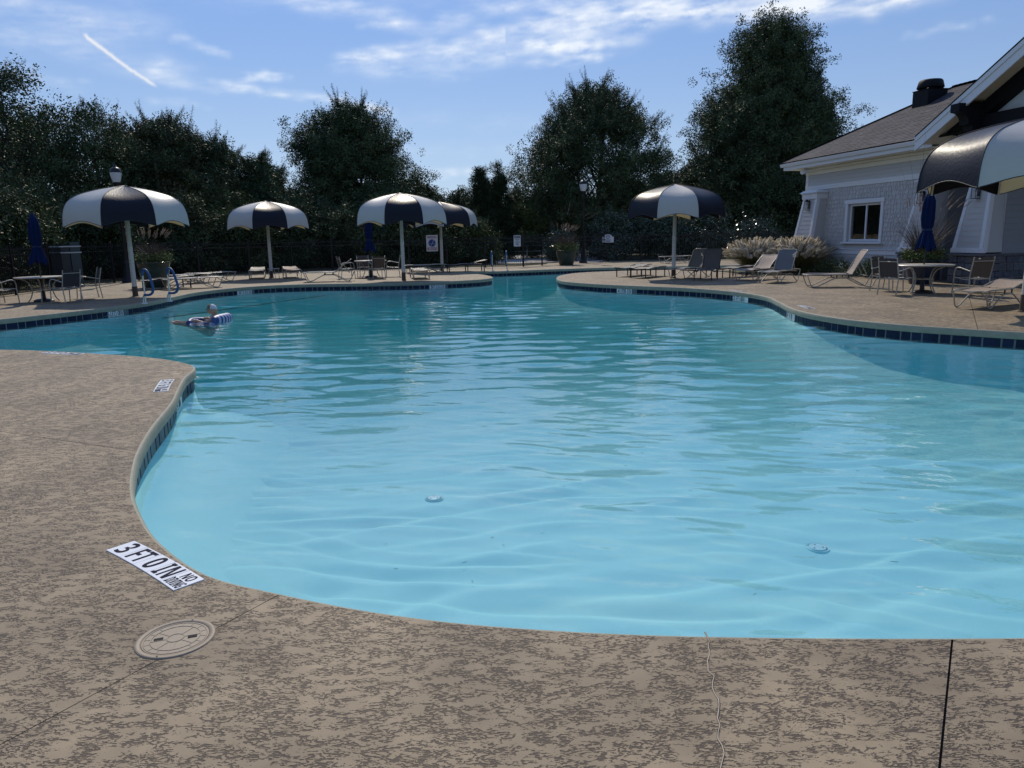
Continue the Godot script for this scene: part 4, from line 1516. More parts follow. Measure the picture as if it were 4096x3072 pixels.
func blade(g: Geo, o: Vector3, d: Vector3, l: float, w: float, droop: float, r: RandomNumberGenerator) -> Array:
	# a bending strip; gives back its last point and direction
	var side := d.cross(Vector3(r.randfn(), r.randfn(), r.randfn())).normalized()
	var p := o
	var dir := d
	var last := -1
	var n := 4
	for i in n + 1:
		var ww := w * (1.0 - 0.85 * float(i) / n)
		var nn := dir.cross(side).normalized()
		var a := g.vert(p - side * ww, nn)
		g.vert(p + side * ww, nn)
		if last >= 0:
			g.face(last, last + 1, a + 1)
			g.face(last, a + 1, a)
		last = a
		if i < n:
			p += dir * l / n
			dir = (dir - Vector3(0, droop / n, 0)).normalized()
	return [p, dir]


func plume_mesh(key: String, l: float, fat: float, hairs: int) -> ArrayMesh:
	return kept(key, func(g):
		var r := RandomNumberGenerator.new()
		r.seed = 12
		g.tube([Vector3.ZERO, Vector3(0, l * 0.5, 0), Vector3(0, l, 0)], [fat * 0.35, fat * 0.45, 0.001], 5)
		for i in hairs:
			var u := (i + 0.5) / hairs
			var a := r.randf() * TAU
			var w := fat * (0.55 + 0.9 * sin(PI * pow(u, 0.7)))
			var p := Vector3(0, u * l * 0.96, 0)
			var tip := p + Vector3(cos(a) * w, l * 0.10, sin(a) * w)
			var s := Vector3(-sin(a), 0.2, cos(a)).normalized() * fat * 0.10
			g.tri(p - s, p + s, tip, Vector3(cos(a) * 0.3, 0.9, sin(a) * 0.3).normalized()))


func planter(label: String, at: Vector3, top_r: float, high: float, glaze: Material, bloom: Color, tall: float, sd: int) -> void:
	var t := thing("planter", label, "planter", at, 0.0, "large glazed planters with fountain grass")
	var r := RandomNumberGenerator.new()
	r.seed = sd
	var g := Geo.new()
	g.lathe([Vector2(0.0, 0.0), Vector2(top_r * 0.60, 0.0), Vector2(top_r * 0.64, 0.03), Vector2(top_r * 0.80, high * 0.35), Vector2(top_r * 0.93, high * 0.72), Vector2(top_r * 0.95, high * 0.90), Vector2(top_r, high * 0.93), Vector2(top_r, high * 0.99), Vector2(top_r * 0.97, high), Vector2(top_r * 0.90, high), Vector2(top_r * 0.88, high * 0.92)], 32)
	part("pot", g, glaze, t)
	g = Geo.new()
	g.lathe([Vector2(0.0, high * 0.93), Vector2(top_r * 0.9, high * 0.92)], 20)
	g.n.fill(Vector3.UP)
	part("soil", g, M.soil, t)
	# a skirt of low leafy flowers round the rim
	var places := []
	var tints := []
	for i in 150:
		var a := r.randf() * TAU
		var q := top_r * r.randf_range(0.55, 1.12)
		places.append(Transform3D(spin(r, Vector3(cos(a) * 0.7, 0.8, sin(a) * 0.7), 0.4).scaled(Vector3.ONE * r.randf_range(0.35, 0.6)), Vector3(cos(a) * q, high + r.randf_range(0.0, 0.24), sin(a) * q)))
		tints.append(Color(0.10, 0.13, 0.03).lerp(Color(0.05, 0.08, 0.03), r.randf()))
	scatter("foliage", sprig("broad"), M.leaf, places, tints, t)
	places = []
	tints = []
	for i in 70:
		var a := r.randf() * TAU
		var q := top_r * r.randf_range(0.5, 1.12)
		places.append(Transform3D(spin(r, Vector3.UP, 0.5).scaled(Vector3.ONE * r.randf_range(0.10, 0.2)), Vector3(cos(a) * q, high + r.randf_range(0.14, 0.32), sin(a) * q)))
		tints.append(bloom * r.randf_range(0.6, 1.2))
	scatter("flowers", sprig("flower"), M.leaf, places, tints, t)
	# the grass: fine arching blades, purple-brown plumes that lean with the wind
	g = Geo.new()
	for i in 420:
		var a := r.randf() * TAU
		var o := Vector3(cos(a), 0, sin(a)) * top_r * 0.25 * r.randf() + Vector3(0, high * 0.95, 0)
		var d := Vector3(cos(a) * r.randf_range(0.05, 0.75), 1.0, sin(a) * r.randf_range(0.05, 0.75)).normalized()
		blade(g, o, d, tall * r.randf_range(0.55, 0.95), 0.006, r.randf_range(0.3, 1.4), r)
	part("grass_blades", g, M.fountain, t, "stuff")
	for i in 26:
		var a := r.randf() * TAU
		var d := Vector3(cos(a) * r.randf_range(0.05, 0.42) + 0.12, 1.0, sin(a) * 0.35).normalized()
		var stalk := Geo.new()
		var end := blade(stalk, Vector3(cos(a), 0, sin(a)) * 0.08 + Vector3(0, high, 0), d, tall * r.randf_range(0.85, 1.08), 0.004, 0.45, r)
		var pl := part("plume", plume_mesh("plume", 0.27, 0.028, 90), M.plume, t)
		var y: Vector3 = (end[1] + Vector3(0.25, 0, 0)).normalized()
		var x := y.cross(Vector3.BACK).normalized()
		pl.transform = Transform3D(Basis(x, y, x.cross(y)), end[0])
		part("stalk", stalk, M.fountain, pl)


func plumed_grass(label: String, at: Vector3, wide: float, high: float, sd: int) -> void:
	var t := thing("ornamental_grass", label, "grass clump", at, 0.0, "plumed grass clumps")
	var r := RandomNumberGenerator.new()
	r.seed = sd
	var g := Geo.new()
	var places := []
	var tints := []
	for i in 1500:
		var a := r.randf() * TAU
		var lean := pow(r.randf(), 0.7)
		var o := Vector3(cos(a), 0, sin(a)) * wide * 0.32 * r.randf()
		var d := Vector3(cos(a) * lean * 0.85, 1.0, sin(a) * lean * 0.85).normalized()
		var l := high * r.randf_range(0.75, 1.12) * (1.0 + lean * 0.15)
		var plumed := i % 3 == 0
		var end := blade(g, o, d, l * (0.88 if plumed else 1.0), 0.0055, (0.35 + lean * 0.8) * (0.6 if plumed else 1.2), r)
		if plumed:
			var y: Vector3 = end[1]
			var x := y.cross(Vector3(r.randfn(), r.randfn(), r.randfn())).normalized()
			places.append(Transform3D(Basis(x, y, x.cross(y)).scaled(Vector3.ONE * r.randf_range(0.8, 1.25)), end[0] - y * 0.05))
			tints.append(Color(0.52, 0.45, 0.33).lerp(Color(0.66, 0.60, 0.48), r.randf()))
	part("grass_blades", g, M.grass_blade, t, "stuff")
	scatter("plumes", plume_mesh("pale_plume", 0.25, 0.058, 120), M.pale_plume, places, tints, t)


func furniture_materials() -> void:
	M.sling = mat(Color(0.30, 0.275, 0.235), 0.65)
	M.sling_tan = mat(Color(0.27, 0.205, 0.16), 0.7)
	M.sling_grey = mat(Color(0.11, 0.11, 0.105), 0.5)
	M.sling_dark = mat(Color(0.075, 0.066, 0.058), 0.55)
	M.sling_black = mat(Color(0.020, 0.022, 0.027), 0.7)
	for k in ["sling", "sling_tan", "sling_grey", "sling_dark", "sling_black"]:
		M[k].backlight_enabled = true
		M[k].backlight = Color(0.16, 0.14, 0.11)
		M[k].heightmap_enabled = true
		M[k].heightmap_texture = bumps(0.045, 141, 256, 4)
		M[k].heightmap_scale = 1.2
		tri_planar(M[k], 1.6, false)
	M.tabletop = mat(Color(1, 1, 1), 0.35)
	M.tabletop.albedo_texture = grain(0.05, 142, Color(0.34, 0.31, 0.25), Color(0.44, 0.40, 0.33))
	tri_planar(M.tabletop, 2.0, false)
	M.blue_cloth = mat(Color(0.006, 0.016, 0.060), 0.8)
	M.blue_cloth.metallic_specular = 0.2
	M.blue_strap = mat(Color(0.006, 0.02, 0.08), 0.7)
	M.steel = mat(Color(0.62, 0.62, 0.60), 0.28, 0.9)
	M.sleeve = mat(Color(0.010, 0.060, 0.16), 0.6)
	M.soil = mat(Color(0.03, 0.022, 0.016), 0.95)
	M.green_glaze = mat(Color(1, 1, 1), 0.25)
	M.green_glaze.albedo_texture = grain(0.03, 143, Color(0.022, 0.040, 0.034), Color(0.055, 0.080, 0.062))
	tri_planar(M.green_glaze, 1.0, false)
	M.blue_glaze = mat(Color(0.012, 0.020, 0.040), 0.3)
	M.fountain = mat(Color(0.050, 0.038, 0.028), 0.7)
	M.fountain.backlight_enabled = true
	M.fountain.backlight = Color(0.14, 0.11, 0.08)
	M.plume = mat(Color(0.22, 0.165, 0.13), 0.8)
	M.plume.backlight_enabled = true
	M.plume.backlight = Color(0.5, 0.42, 0.34)
	M.grass_blade = mat(Color(0.10, 0.095, 0.040), 0.7)
	M.grass_blade.backlight_enabled = true
	M.grass_blade.backlight = Color(0.3, 0.3, 0.12)
	M.pale_plume = mat(Color(1, 1, 1), 0.9)
	M.pale_plume.vertex_color_use_as_albedo = true
	M.pale_plume.backlight_enabled = true
	M.pale_plume.backlight = Color(0.7, 0.66, 0.55)


func furniture() -> void:
	furniture_materials()
	lounge("dark-framed flat chaise beside the pole of the far left umbrella", P(-12.6, 27.4), 0.85, 4, true)
	lounge("flat tan chaise nearest the water behind the near handrails", P(-11.5, 27.3), 0.72, 0)
	lounge("flat tan chaise in the middle of the left group, before the green planter", P(-13.1, 30.3), 0.68, 0)
	lounge("flat tan chaise farthest back in the left group", P(-12.6, 31.7), 0.81, 0)
	lounge("flat chaise seen end-on, left of the second umbrella's pole", P(-11.40, 34.1), 1.85, 6)
	lounge("flat chaise seen end-on, right of the second umbrella's pole", P(-9.85, 34.1), 1.95, 6, false, M.sling_tan)
	lounge("lone chaise with half-raised back beside the water, in front of the far dining table", P(-7.25, 30.25), 0.17, 38)
	lounge("flat chaise seen side-on behind the pole of the umbrella left of centre", P(-4.15, 36.4), 0.27, 0)
	lounge("flat chaise seen end-on right of the pole of the umbrella left of centre", P(-3.75, 31.3), 1.79, 0)
	lounge("dark chaise with slightly raised back beside the half-hidden umbrella's pole", P(-2.15, 36.8), 0.25, 12, true)
	lounge("leftmost dark flat chaise on the right deck", P(4.95, 30.1), 0.93, 4, true)
	lounge("second dark flat chaise from the left on the right deck", P(5.32, 29.0), 0.95, 0, true)
	lounge("pale-framed chaise with grey raised back right of the white-fronted umbrella's pole", P(6.72, 28.05), 0.75, 58, false, M.sling_grey)
	lounge("dark-framed chaise with brown raised back, between two groups on the right deck", P(7.1, 26.9), 1.08, 60, true, M.sling_dark)
	lounge("dark flat chaise behind the brown raised one", P(8.5, 28.0), 0.6, 0, true)
	lounge("chaise with a low tan back in front of the plumed grass", P(8.6, 26.2), 0.76, 35, false, M.sling_tan)
	lounge("chaise with shiny grey steep back in front of the plumed grass", P(8.85, 24.75), 0.85, 57, false, M.sling_grey)
	lounge("chaise seen side-on with its back raised towards the dining table on the right", P(9.63, 22.0), -0.16, 60, false, M.sling_tan)
	lounge("nearest flat chaise, at the right edge behind the umbrella pole", P(10.1, 15.72), 0.6, 9, false, M.sling_tan)
	lounge("small far chaise across the channel behind the white-fronted umbrella's pole", P(9.4, 42.6), 0.3, 0)

	var chair := dining_chair()
	var seats := [
		[-14.62, 21.6, 1.25, "black sling chair at the left edge, left of the left table"], [-12.85, 21.78, 2.70, "black sling chair right of the left table, its back to the water"], [-12.95, 23.15, -2.45, "dark sling chair behind the left table, facing the pool"],
		[9.72, 18.95, 0.45, "black sling chair left of the right table, next to the side-on chaise"], [11.35, 18.45, 1.68, "black sling chair right of the right table, a small white tag on its back"], [10.15, 20.25, -1.1, "black sling chair behind the right table, near the flower pot"],
		[-5.62, 31.98, 2.0, "chair in front of the far table with its back to the pool"], [-5.12, 33.1, 3.3, "chair at the right side of the far table"], [-6.5, 33.85, -1.15, "chair behind the far table, facing the pool"], [-7.02, 32.45, 0.45, "chair at the left side of the far table, behind the lone chaise"]]
	for i in seats.size():
		var s: Array = seats[i]
		if i == 0:
			chair.position = P(s[0], s[1])
			chair.rotation.y = s[2]
			chair.set_meta("label", s[3])
		else:
			var c := copy(chair, s[3], P(s[0], s[1]), s[2])
			if i == 4:
				var g := Geo.new()
				g.box(Vector3(-0.362, 0.895, -0.14), Vector3(0.006, 0.025, 0.05), Basis(Vector3.BACK, 0.2))
				part("care_tag", g, M.white_tile, c)
	round_table("round patio table on the left with a closed blue umbrella", P(-13.85, 22.3))
	round_table("round patio table on the right, by the flower pot", P(10.6, 19.3))
	round_table("far round patio table under trees, left of centre", P(-6.06, 32.95))
	closed_umbrella("closed blue umbrella through the left table", P(-13.85, 22.3), 0.0)
	closed_umbrella("closed blue umbrella through the right table, in front of the tall grass", P(10.6, 19.3), 0.7)
	closed_umbrella("closed blue umbrella through the far table", P(-6.06, 32.95), 1.9)
	var t := thing("side_table", "small low side table at the second umbrella's pole", "table", P(-10.42, 33.35))
	part("tabletop", kept("side_top", func(g): g.lathe([Vector2(0, 0.42), Vector2(0.25, 0.42), Vector2(0.26, 0.435), Vector2(0.25, 0.45), Vector2(0, 0.452)], 20)), M.tabletop, t)
	for k in 4:
		part("leg", kept("side_leg", func(g): g.tube([Vector3(0.2, 0.42, 0), Vector3(0.22, 0.0, 0)], 0.012, 6)), M.frame, t).rotation.y = k * PI / 2 + 0.5
	handrails("near pair of handrails with dark blue sleeves, on the left deck", P(-9.86, 21.0), -0.62)
	handrails("far pair of handrails with blue sleeves, across the channel", P(-0.50, 37.25), -PI / 2 - 0.1)
	planter("green planter with plumed purple grass behind the far left umbrella's pole", P(-13.45, 28.6), 0.60, 0.95, M.green_glaze, Color(0.16, 0.10, 0.03), 1.05, 51)
	planter("green planter with tall brown grass near the gate at the centre", P(3.2, 42.6), 0.60, 0.84, M.green_glaze, Color(0.14, 0.13, 0.03), 1.25, 52)
	planter("dark blue planter with red flowers and tall grass at the white building", P(12.35, 22.6), 0.50, 0.72, M.blue_glaze, Color(0.22, 0.010, 0.020), 1.75, 53)
	plumed_grass("left clump of pale plumed grass beside the chaises", P(9.95, 30.6), 1.0, 1.25, 61)
	plumed_grass("right clump of pale plumed grass at the corner of the white building", P(11.35, 29.7), 1.0, 1.25, 62)
	plumed_grass("small clump of plumed grass filling between the two big ones", P(10.75, 30.9), 0.85, 1.15, 63)


# ---------------------------------------------------------------- the pool house
# House axes: x runs along the facade towards the near end, y up, z out towards the pool.

const EAVE := 4.40
const PITCH := 0.533


func hb(called: String, s0: float, s1: float, h0: float, h1: float, o0: float, o1: float, m: Material, parent: Node3D, e := 0.0) -> MeshInstance3D:
	var g := Geo.new()
	g.box(Vector3((s0 + s1) * 0.5, (h0 + h1) * 0.5, (o0 + o1) * 0.5), Vector3(absf(s1 - s0), absf(h1 - h0), absf(o1 - o0)), Basis.IDENTITY, e)
	return part(called, g, m, parent)


func prism(g: Geo, low: Rect2, high: Rect2, h0: float, h1: float) -> void:
	# a block whose plan changes from one rectangle (s, o) to another
	var a := [Vector3(low.position.x, h0, low.position.y), Vector3(low.end.x, h0, low.position.y), Vector3(low.end.x, h0, low.end.y), Vector3(low.position.x, h0, low.end.y)]
	var b := [Vector3(high.position.x, h1, high.position.y), Vector3(high.end.x, h1, high.position.y), Vector3(high.end.x, h1, high.end.y), Vector3(high.position.x, h1, high.end.y)]
	var mid := Vector3(low.get_center().x, (h0 + h1) * 0.5, low.get_center().y)
	for k in 4:
		var n := (k + 1) % 4
		var nn: Vector3 = (a[n] - a[k]).cross(b[k] - a[k]).normalized()
		if nn.dot(a[k] - mid) < 0.0:
			nn = -nn
		g.quad(a[k], a[n], b[n], b[k], nn)
	g.quad(b[0], b[1], b[2], b[3], Vector3.UP)
	g.quad(a[0], a[1], a[2], a[3], Vector3.DOWN)


func pier(house: Node3D, s0: float, s1: float, t0: float, t1: float) -> void:
	# battered pier: plan s0..s1 at the bottom, t0..t1 at the top
	var h0 := 0.92
	var h1 := 2.87
	var at := func(u: float, h: float, proud: float) -> Vector3:
		var k := (h - h0) / (h1 - h0)
		return Vector3(lerpf(lerpf(s0, t0, k), lerpf(s1, t1, k), u), h, lerpf(0.62, 0.44, k) + proud)
	var g := Geo.new()
	prism(g, Rect2(s0, -0.03, s1 - s0, 0.64), Rect2(t0, -0.03, t1 - t0, 0.46), h0, h1)
	var p := part("pier", g, M.siding, house)
	var rows := 11
	for i in rows:
		var a := lerpf(h0 + 0.12, h1, float(i) / rows)
		var b := lerpf(h0 + 0.12, h1, float(i + 1) / rows) + 0.012
		g = Geo.new()
		var q: Array[Vector3] = [at.call(0.12, a, 0.016), at.call(0.87, a, 0.016), at.call(0.87, b, 0.004), at.call(0.12, b, 0.004)]
		g.quad(q[0], q[1], q[2], q[3], Vector3(0, 0.1, 1).normalized())
		g.quad(q[0], q[1], q[1] - Vector3(0, 0, 0.016), q[0] - Vector3(0, 0, 0.016), Vector3.DOWN)
		part("siding_board", g, M.siding, p)
	for u in [[0.0, 0.12], [0.87, 1.0]]:
		g = Geo.new()
		var lo: Array[Vector3] = [at.call(u[0], h0, 0.022), at.call(u[1], h0, 0.022), at.call(u[1], h1, 0.022), at.call(u[0], h1, 0.022)]
		g.quad(lo[0], lo[1], lo[2], lo[3], Vector3(0, 0.1, 1).normalized())
		for e in [[0, 3, -1.0], [1, 2, 1.0]]:
			g.quad(lo[e[0]], lo[e[1]], lo[e[1]] - Vector3(0, 0, 0.03), lo[e[0]] - Vector3(0, 0, 0.03), Vector3(e[2], 0, 0))
		part("corner_board", g, M.trim, p)
	# side boards on the flank that faces the near end
	g = Geo.new()
	var f0: Vector3 = at.call(1.0, h0, 0.022) + Vector3(0.012, 0, 0)
	var f1: Vector3 = at.call(1.0, h1, 0.022) + Vector3(0.012, 0, 0)
	g.quad(f0, f1, f1 - Vector3(0, 0, 0.13), f0 - Vector3(0, 0, 0.13), Vector3(1, 0.05, 0).normalized())
	g.quad(f0, f1, f1 - Vector3(0.03, 0, 0), f0 - Vector3(0.03, 0, 0), Vector3(0, 0, 1))
	part("corner_board", g, M.trim, p)
	hb("base_board", s0 - 0.02, s1 + 0.025, 0.90, 1.04, 0.55, 0.655, M.trim, p, 0.008)
	hb("neck", t0 - 0.03, t1 + 0.03, 2.86, 3.06, -0.02, 0.50, M.trim, p, 0.008)
	hb("neck", t0 - 0.06, t1 + 0.06, 3.055, 3.10, -0.02, 0.53, M.trim, p, 0.012)
	g = Geo.new()
	prism(g, Rect2(t0 - 0.11, -0.02, t1 - t0 + 0.22, 0.60), Rect2(t0 - 0.02, -0.02, t1 - t0 + 0.04, 0.48), 3.10, 3.20)
	part("cap", g, M.trim, p)


func stones(house: Node3D, o: Vector3, ax: Vector3, long: float, high: float, sd: int) -> void:
	var r := RandomNumberGenerator.new()
	r.seed = sd
	var out := ax.cross(Vector3.UP)
	var y := 0.0
	while y < high - 0.02:
		var h := minf(r.randf_range(0.16, 0.24), high - y)
		if high - y - h < 0.1:
			h = high - y
		var x := 0.0
		while x < long - 0.02:
			var w := minf(r.randf_range(0.22, 0.55), long - x)
			if long - x - w < 0.12:
				w = long - x
			var g := Geo.new()
			var d := r.randf_range(0.05, 0.075)
			g.box(o + ax * (x + w * 0.5) + Vector3(0, y + h * 0.5, 0) + out * d * 0.5, Vector3(w - 0.014, h - 0.014, d), Basis(ax, Vector3.UP, out), 0.012)
			part("stone", g, [M.stone, M.stone_b, M.stone_c][r.randi() % 3], house)
			x += w
		y += h


func lantern(label: String, at: Vector3, turn: float) -> void:
	var t := thing("wall_lantern", label, "wall lamp", at, turn, "black wall lanterns on the pool house")
	hb("back_plate", -0.05, 0.05, -0.10, 0.22, -0.10, -0.085, M.black_metal, t, 0.004)
	var g := Geo.new()
	g.tube([Vector3(0, 0.20, -0.09), Vector3(0, 0.225, 0.0)], 0.01, 6)
	part("arm", g, M.black_metal, t)
	g = Geo.new()
	for sx in [-1.0, 1.0]:
		for sz in [-1.0, 1.0]:
			g.box(Vector3(sx * 0.075, 0.0, sz * 0.075), Vector3(0.012, 0.32, 0.012))
	for h in [-0.165, 0.165]:
		g.box(Vector3(0, h, 0), Vector3(0.175, 0.016, 0.175), Basis.IDENTITY, 0.003)
	part("cage", g, M.black_metal, t)
	g = Geo.new()
	g.lathe([Vector2(0.10, 0.175), Vector2(0.05, 0.215), Vector2(0.05, 0.245), Vector2(0.06, 0.25), Vector2(0.0, 0.26)], 4)
	part("roof", g, M.black_metal, t)
	for k in 4:
		g = Geo.new()
		g.quad(Vector3(-0.07, -0.155, 0.074), Vector3(0.07, -0.155, 0.074), Vector3(0.07, 0.155, 0.074), Vector3(-0.07, 0.155, 0.074), Vector3(0, 0, 1))
		part("pane", g, M.glass, t).rotation.y = k * PI / 2
	g = Geo.new()
	g.tube([Vector3(0, -0.15, 0), Vector3(0, 0.02, 0)], 0.022, 8)
	part("candle", g, M.candle, t)


func house_materials() -> void:
	M.siding = mat(Color(0.44, 0.43, 0.42), 0.6)
	M.trim = mat(Color(0.62, 0.62, 0.63), 0.5)
	M.shingle = mat(Color(1, 1, 1), 0.7)
	M.shingle.vertex_color_use_as_albedo = true
	M.soffit = mat(Color(0.74, 0.69, 0.57), 0.6)
	M.roof = mat(Color(1, 1, 1), 0.9)
	M.roof.vertex_color_use_as_albedo = true
	M.dark_timber = mat(Color(0.010, 0.010, 0.012), 0.6)
	M.dark_timber.metallic_specular = 0.25
	M.stone = mat(Color(1, 1, 1), 0.9)
	M.stone.albedo_texture = grain(0.03, 161, Color(0.10, 0.105, 0.12), Color(0.20, 0.20, 0.215))
	M.stone_b = M.stone.duplicate()
	M.stone_b.albedo_color = Color(0.86, 0.86, 0.9)
	M.stone_c = M.stone.duplicate()
	M.stone_c.albedo_color = Color(0.93, 0.90, 0.88)
	for k in ["stone", "stone_b", "stone_c"]:
		M[k].heightmap_enabled = true
		M[k].heightmap_texture = bumps(0.05, 162)
		M[k].heightmap_scale = 2.0
		tri_planar(M[k], 1.4, false)
	M.glass = mat(Color(1, 1, 1), 0.0)
	M.glass.albedo_color = Color(0.05, 0.05, 0.05, 0.02)
	M.glass.transparency = BaseMaterial3D.TRANSPARENCY_ALPHA
	M.candle = mat(Color(0.75, 0.72, 0.66), 0.5)
	M.inside = mat(Color(0.05, 0.05, 0.055), 0.9)
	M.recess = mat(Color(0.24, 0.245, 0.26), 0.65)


func shake(g: Geo, s0: float, s1: float, h0: float, h1: float, tone: Color) -> void:
	# one wall shingle: a wedge, thick at its lower edge
	g.tint = tone
	var a := Vector3(s0, h0, 0.03)
	var b := Vector3(s1, h0, 0.03)
	var c := Vector3(s1, h1, 0.004)
	var d := Vector3(s0, h1, 0.004)
	g.quad(a, b, c, d, Vector3(0, 0.1, 1).normalized())
	g.quad(a, b, b - Vector3(0, 0, 0.03), a - Vector3(0, 0, 0.03), Vector3.DOWN)
	g.quad(a, d, d - Vector3(0, 0, 0.004), a - Vector3(0, 0, 0.03), Vector3.LEFT)
	g.quad(b, c, c - Vector3(0, 0, 0.004), b - Vector3(0, 0, 0.03), Vector3.RIGHT)


func roof_courses(g: Geo, o: Vector3, ax: Vector3, up: Vector3, rows: int, ends: Callable, sd: int) -> void:
	# shingle courses: every tab a thin wedge of its own tone; o is the eave line, up the way up the slope for one course
	var r := RandomNumberGenerator.new()
	r.seed = sd
	var n := ax.cross(up).normalized()
	if n.y < 0.0:
		n = -n
	for j in rows:
		var e: Vector2 = ends.call(float(j) / rows)
		var e1: Vector2 = ends.call(float(j + 1) / rows)
		var x := e.x - r.randf() * 0.15
		while x < e.y:
			var w := r.randf_range(0.16, 0.34)
			var a := maxf(x, e.x)
			var b := minf(x + w - 0.006, e.y)
			x += w
			if b - a < 0.01:
				continue
			var k := r.randf_range(0.75, 1.25)
			g.tint = Color(0.036, 0.033, 0.040) * k if r.randf() < 0.85 else Color(0.050, 0.045, 0.050) * k
			var thick := r.randf_range(0.006, 0.014)
			var p := o + up * j
			var at := p + ax * a + n * thick
			var bt := p + ax * b + n * thick
			var ct := p + up * 1.06 + ax * clampf(b, e1.x, e1.y) + n * 0.002
			var dt := p + up * 1.06 + ax * clampf(a, e1.x, e1.y) + n * 0.002
			g.quad(at, bt, ct, dt, n)
			g.quad(at, bt, bt - n * thick * 1.2, at - n * thick * 1.2, -up.normalized())


func pool_house() -> void:
	house_materials()
	var t := thing("pool_house", "white shingled pool house with a brown shingle roof and tapered piers", "building", P(12.85, 28.74), deg_to_rad(-79.1))
	# shell: front wall round the window opening, the other walls, floor and ceiling
	hb("wall", -3.0, -0.12, 0.0, 4.1, -0.2, 0.0, M.siding, t)
	hb("wall", 1.74, 4.62, 0.0, 4.1, -0.2, 0.0, M.siding, t)
	hb("wall", -0.12, 1.74, 0.0, 1.22, -0.2, 0.0, M.siding, t)
	hb("wall", -0.12, 1.74, 2.58, 4.1, -0.2, 0.0, M.siding, t)
	hb("wall", -3.0, -2.8, 0.0, 4.1, -7.2, -0.203, M.siding, t)
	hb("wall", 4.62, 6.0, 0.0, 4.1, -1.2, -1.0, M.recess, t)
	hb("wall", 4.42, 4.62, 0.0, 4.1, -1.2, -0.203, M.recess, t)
	hb("wall", 6.0, 7.05, 0.0, 4.1, -0.2, 0.0, M.siding, t)
	hb("wall", 6.85, 7.05, 0.0, 4.3, -7.2, -0.203, M.siding, t)
	hb("wall", -2.8, 6.85, 0.0, 4.1, -7.2, -7.0, M.siding, t)
	hb("wall", 6.0, 6.2, 0.0, 4.1, -1.2, -0.203, M.recess, t)
	hb("ceiling", -2.8, 6.85, 3.96, 4.06, -7.0, -0.203, M.inside, t)
	hb("room_floor", -2.8, 6.85, 0.0, 0.05, -7.0, -1.203, M.inside, t)
	hb("room_wall", -2.75, 6.8, 0.05, 3.9, -4.3, -4.2, M.inside, t)
	# plinth with panels, water table
	for k in [[-3.02, 0.0], [0.0, 1.8], [1.8, 3.55]]:
		var p := hb("plinth_panel", k[0] + 0.004, k[1] - 0.004, 0.0, 0.74, 0.0, 0.03, M.siding, t)
		for b in [[k[0] + 0.004, k[1] - 0.004, 0.60, 0.73], [k[0] + 0.004, k[1] - 0.004, 0.0, 0.14], [k[0] + 0.004, k[0] + 0.13, 0.142, 0.598], [k[1] - 0.13, k[1] - 0.004, 0.142, 0.598]]:
			hb("panel_rail", b[0], b[1], b[2], b[3], 0.03, 0.055, M.siding, p, 0.006)
	hb("water_table", -3.06, 3.56, 0.74, 0.90, 0.0, 0.07, M.trim, t, 0.01)
	hb("water_table_cap", -3.08, 3.56, 0.90, 0.935, 0.0, 0.10, M.trim, t, 0.012)
	# wall shingles with uneven butts
	var r := RandomNumberGenerator.new()
	r.seed = 171
	var g := Geo.new()
	var rows := 15
	var tall := (3.25 - 0.93) / rows
	for j in rows:
		var s := -2.9 + r.randf() * -0.1
		while s < 3.62:
			var w: float = [0.10, 0.14, 0.17, 0.21][r.randi() % 4]
			var b := 0.93 + j * tall + r.randf_range(-0.022, 0.022)
			var top := 0.93 + (j + 1) * tall + 0.03
			var s1 := minf(s + w - 0.02, 3.62)
			if not (s1 > -0.25 and s < 1.85 and top > 1.10 and b < 2.72):
				shake(g, s, s1, maxf(b, 0.93), minf(top, 3.26), Color(0.44, 0.43, 0.42) * r.randf_range(0.93, 1.05))
			else:
				for q in [[s, minf(s1, -0.25)], [maxf(s, 1.87), s1]]:
					if q[1] - q[0] > 0.02:
						shake(g, q[0], q[1], b, top, Color(0.40, 0.395, 0.40))
			s += w
	part("wall_shingles", g.mesh(true), M.shingle, t, "stuff")
	# frieze, lap siding and soffit
	hb("frieze_board", -3.02, 4.62, 3.23, 3.41, 0.0, 0.045, M.trim, t, 0.006)
	for i in 3:
		g = Geo.new()
		var a := 3.41 + i * 0.145
		g.quad(Vector3(-2.86, a, 0.026), Vector3(4.75, a, 0.026), Vector3(4.75, a + 0.155, 0.010), Vector3(-2.86, a + 0.155, 0.010), Vector3(0, 0.1, 1).normalized())
		g.quad(Vector3(-2.86, a, 0.026), Vector3(4.75, a, 0.026), Vector3(4.75, a, 0.0), Vector3(-2.86, a, 0.0), Vector3.DOWN)
		part("siding_board", g, M.siding, t)
	hb("corner_board", -3.025, -2.86, 3.41, 3.98, 0.0, 0.035, M.trim, t, 0.005)
	hb("corner_board", -3.025, -2.86, 0.935, 3.23, 0.0, 0.035, M.trim, t, 0.005)
	hb("crown_board", -3.03, 4.9, 3.84, 4.0, 0.0, 0.06, M.soffit, t, 0.02)
	hb("soffit", -3.66, 4.7, 4.10, 4.13, 0.0, 0.64, M.soffit, t)
	hb("soffit", -3.66, -3.0, 4.10, 4.13, -7.4, -0.003, M.soffit, t)
	hb("bed_mould", -3.25, 4.72, 4.0, 4.098, 0.0, 0.16, M.soffit, t, 0.03)
	hb("fascia", -3.70, 4.72, 4.10, 4.32, 0.64, 0.67, M.trim, t, 0.004)
	hb("fascia", -3.70, -3.67, 4.10, 4.32, -7.4, 0.639, M.trim, t, 0.004)
	g = Geo.new()
	var lip := PackedVector2Array([Vector2(0, 0), Vector2(0.07, 0.0), Vector2(0.085, 0.035), Vector2(0.105, 0.08), Vector2(0.115, 0.12), Vector2(0.10, 0.125), Vector2(0.09, 0.105), Vector2(0.0, 0.105)])
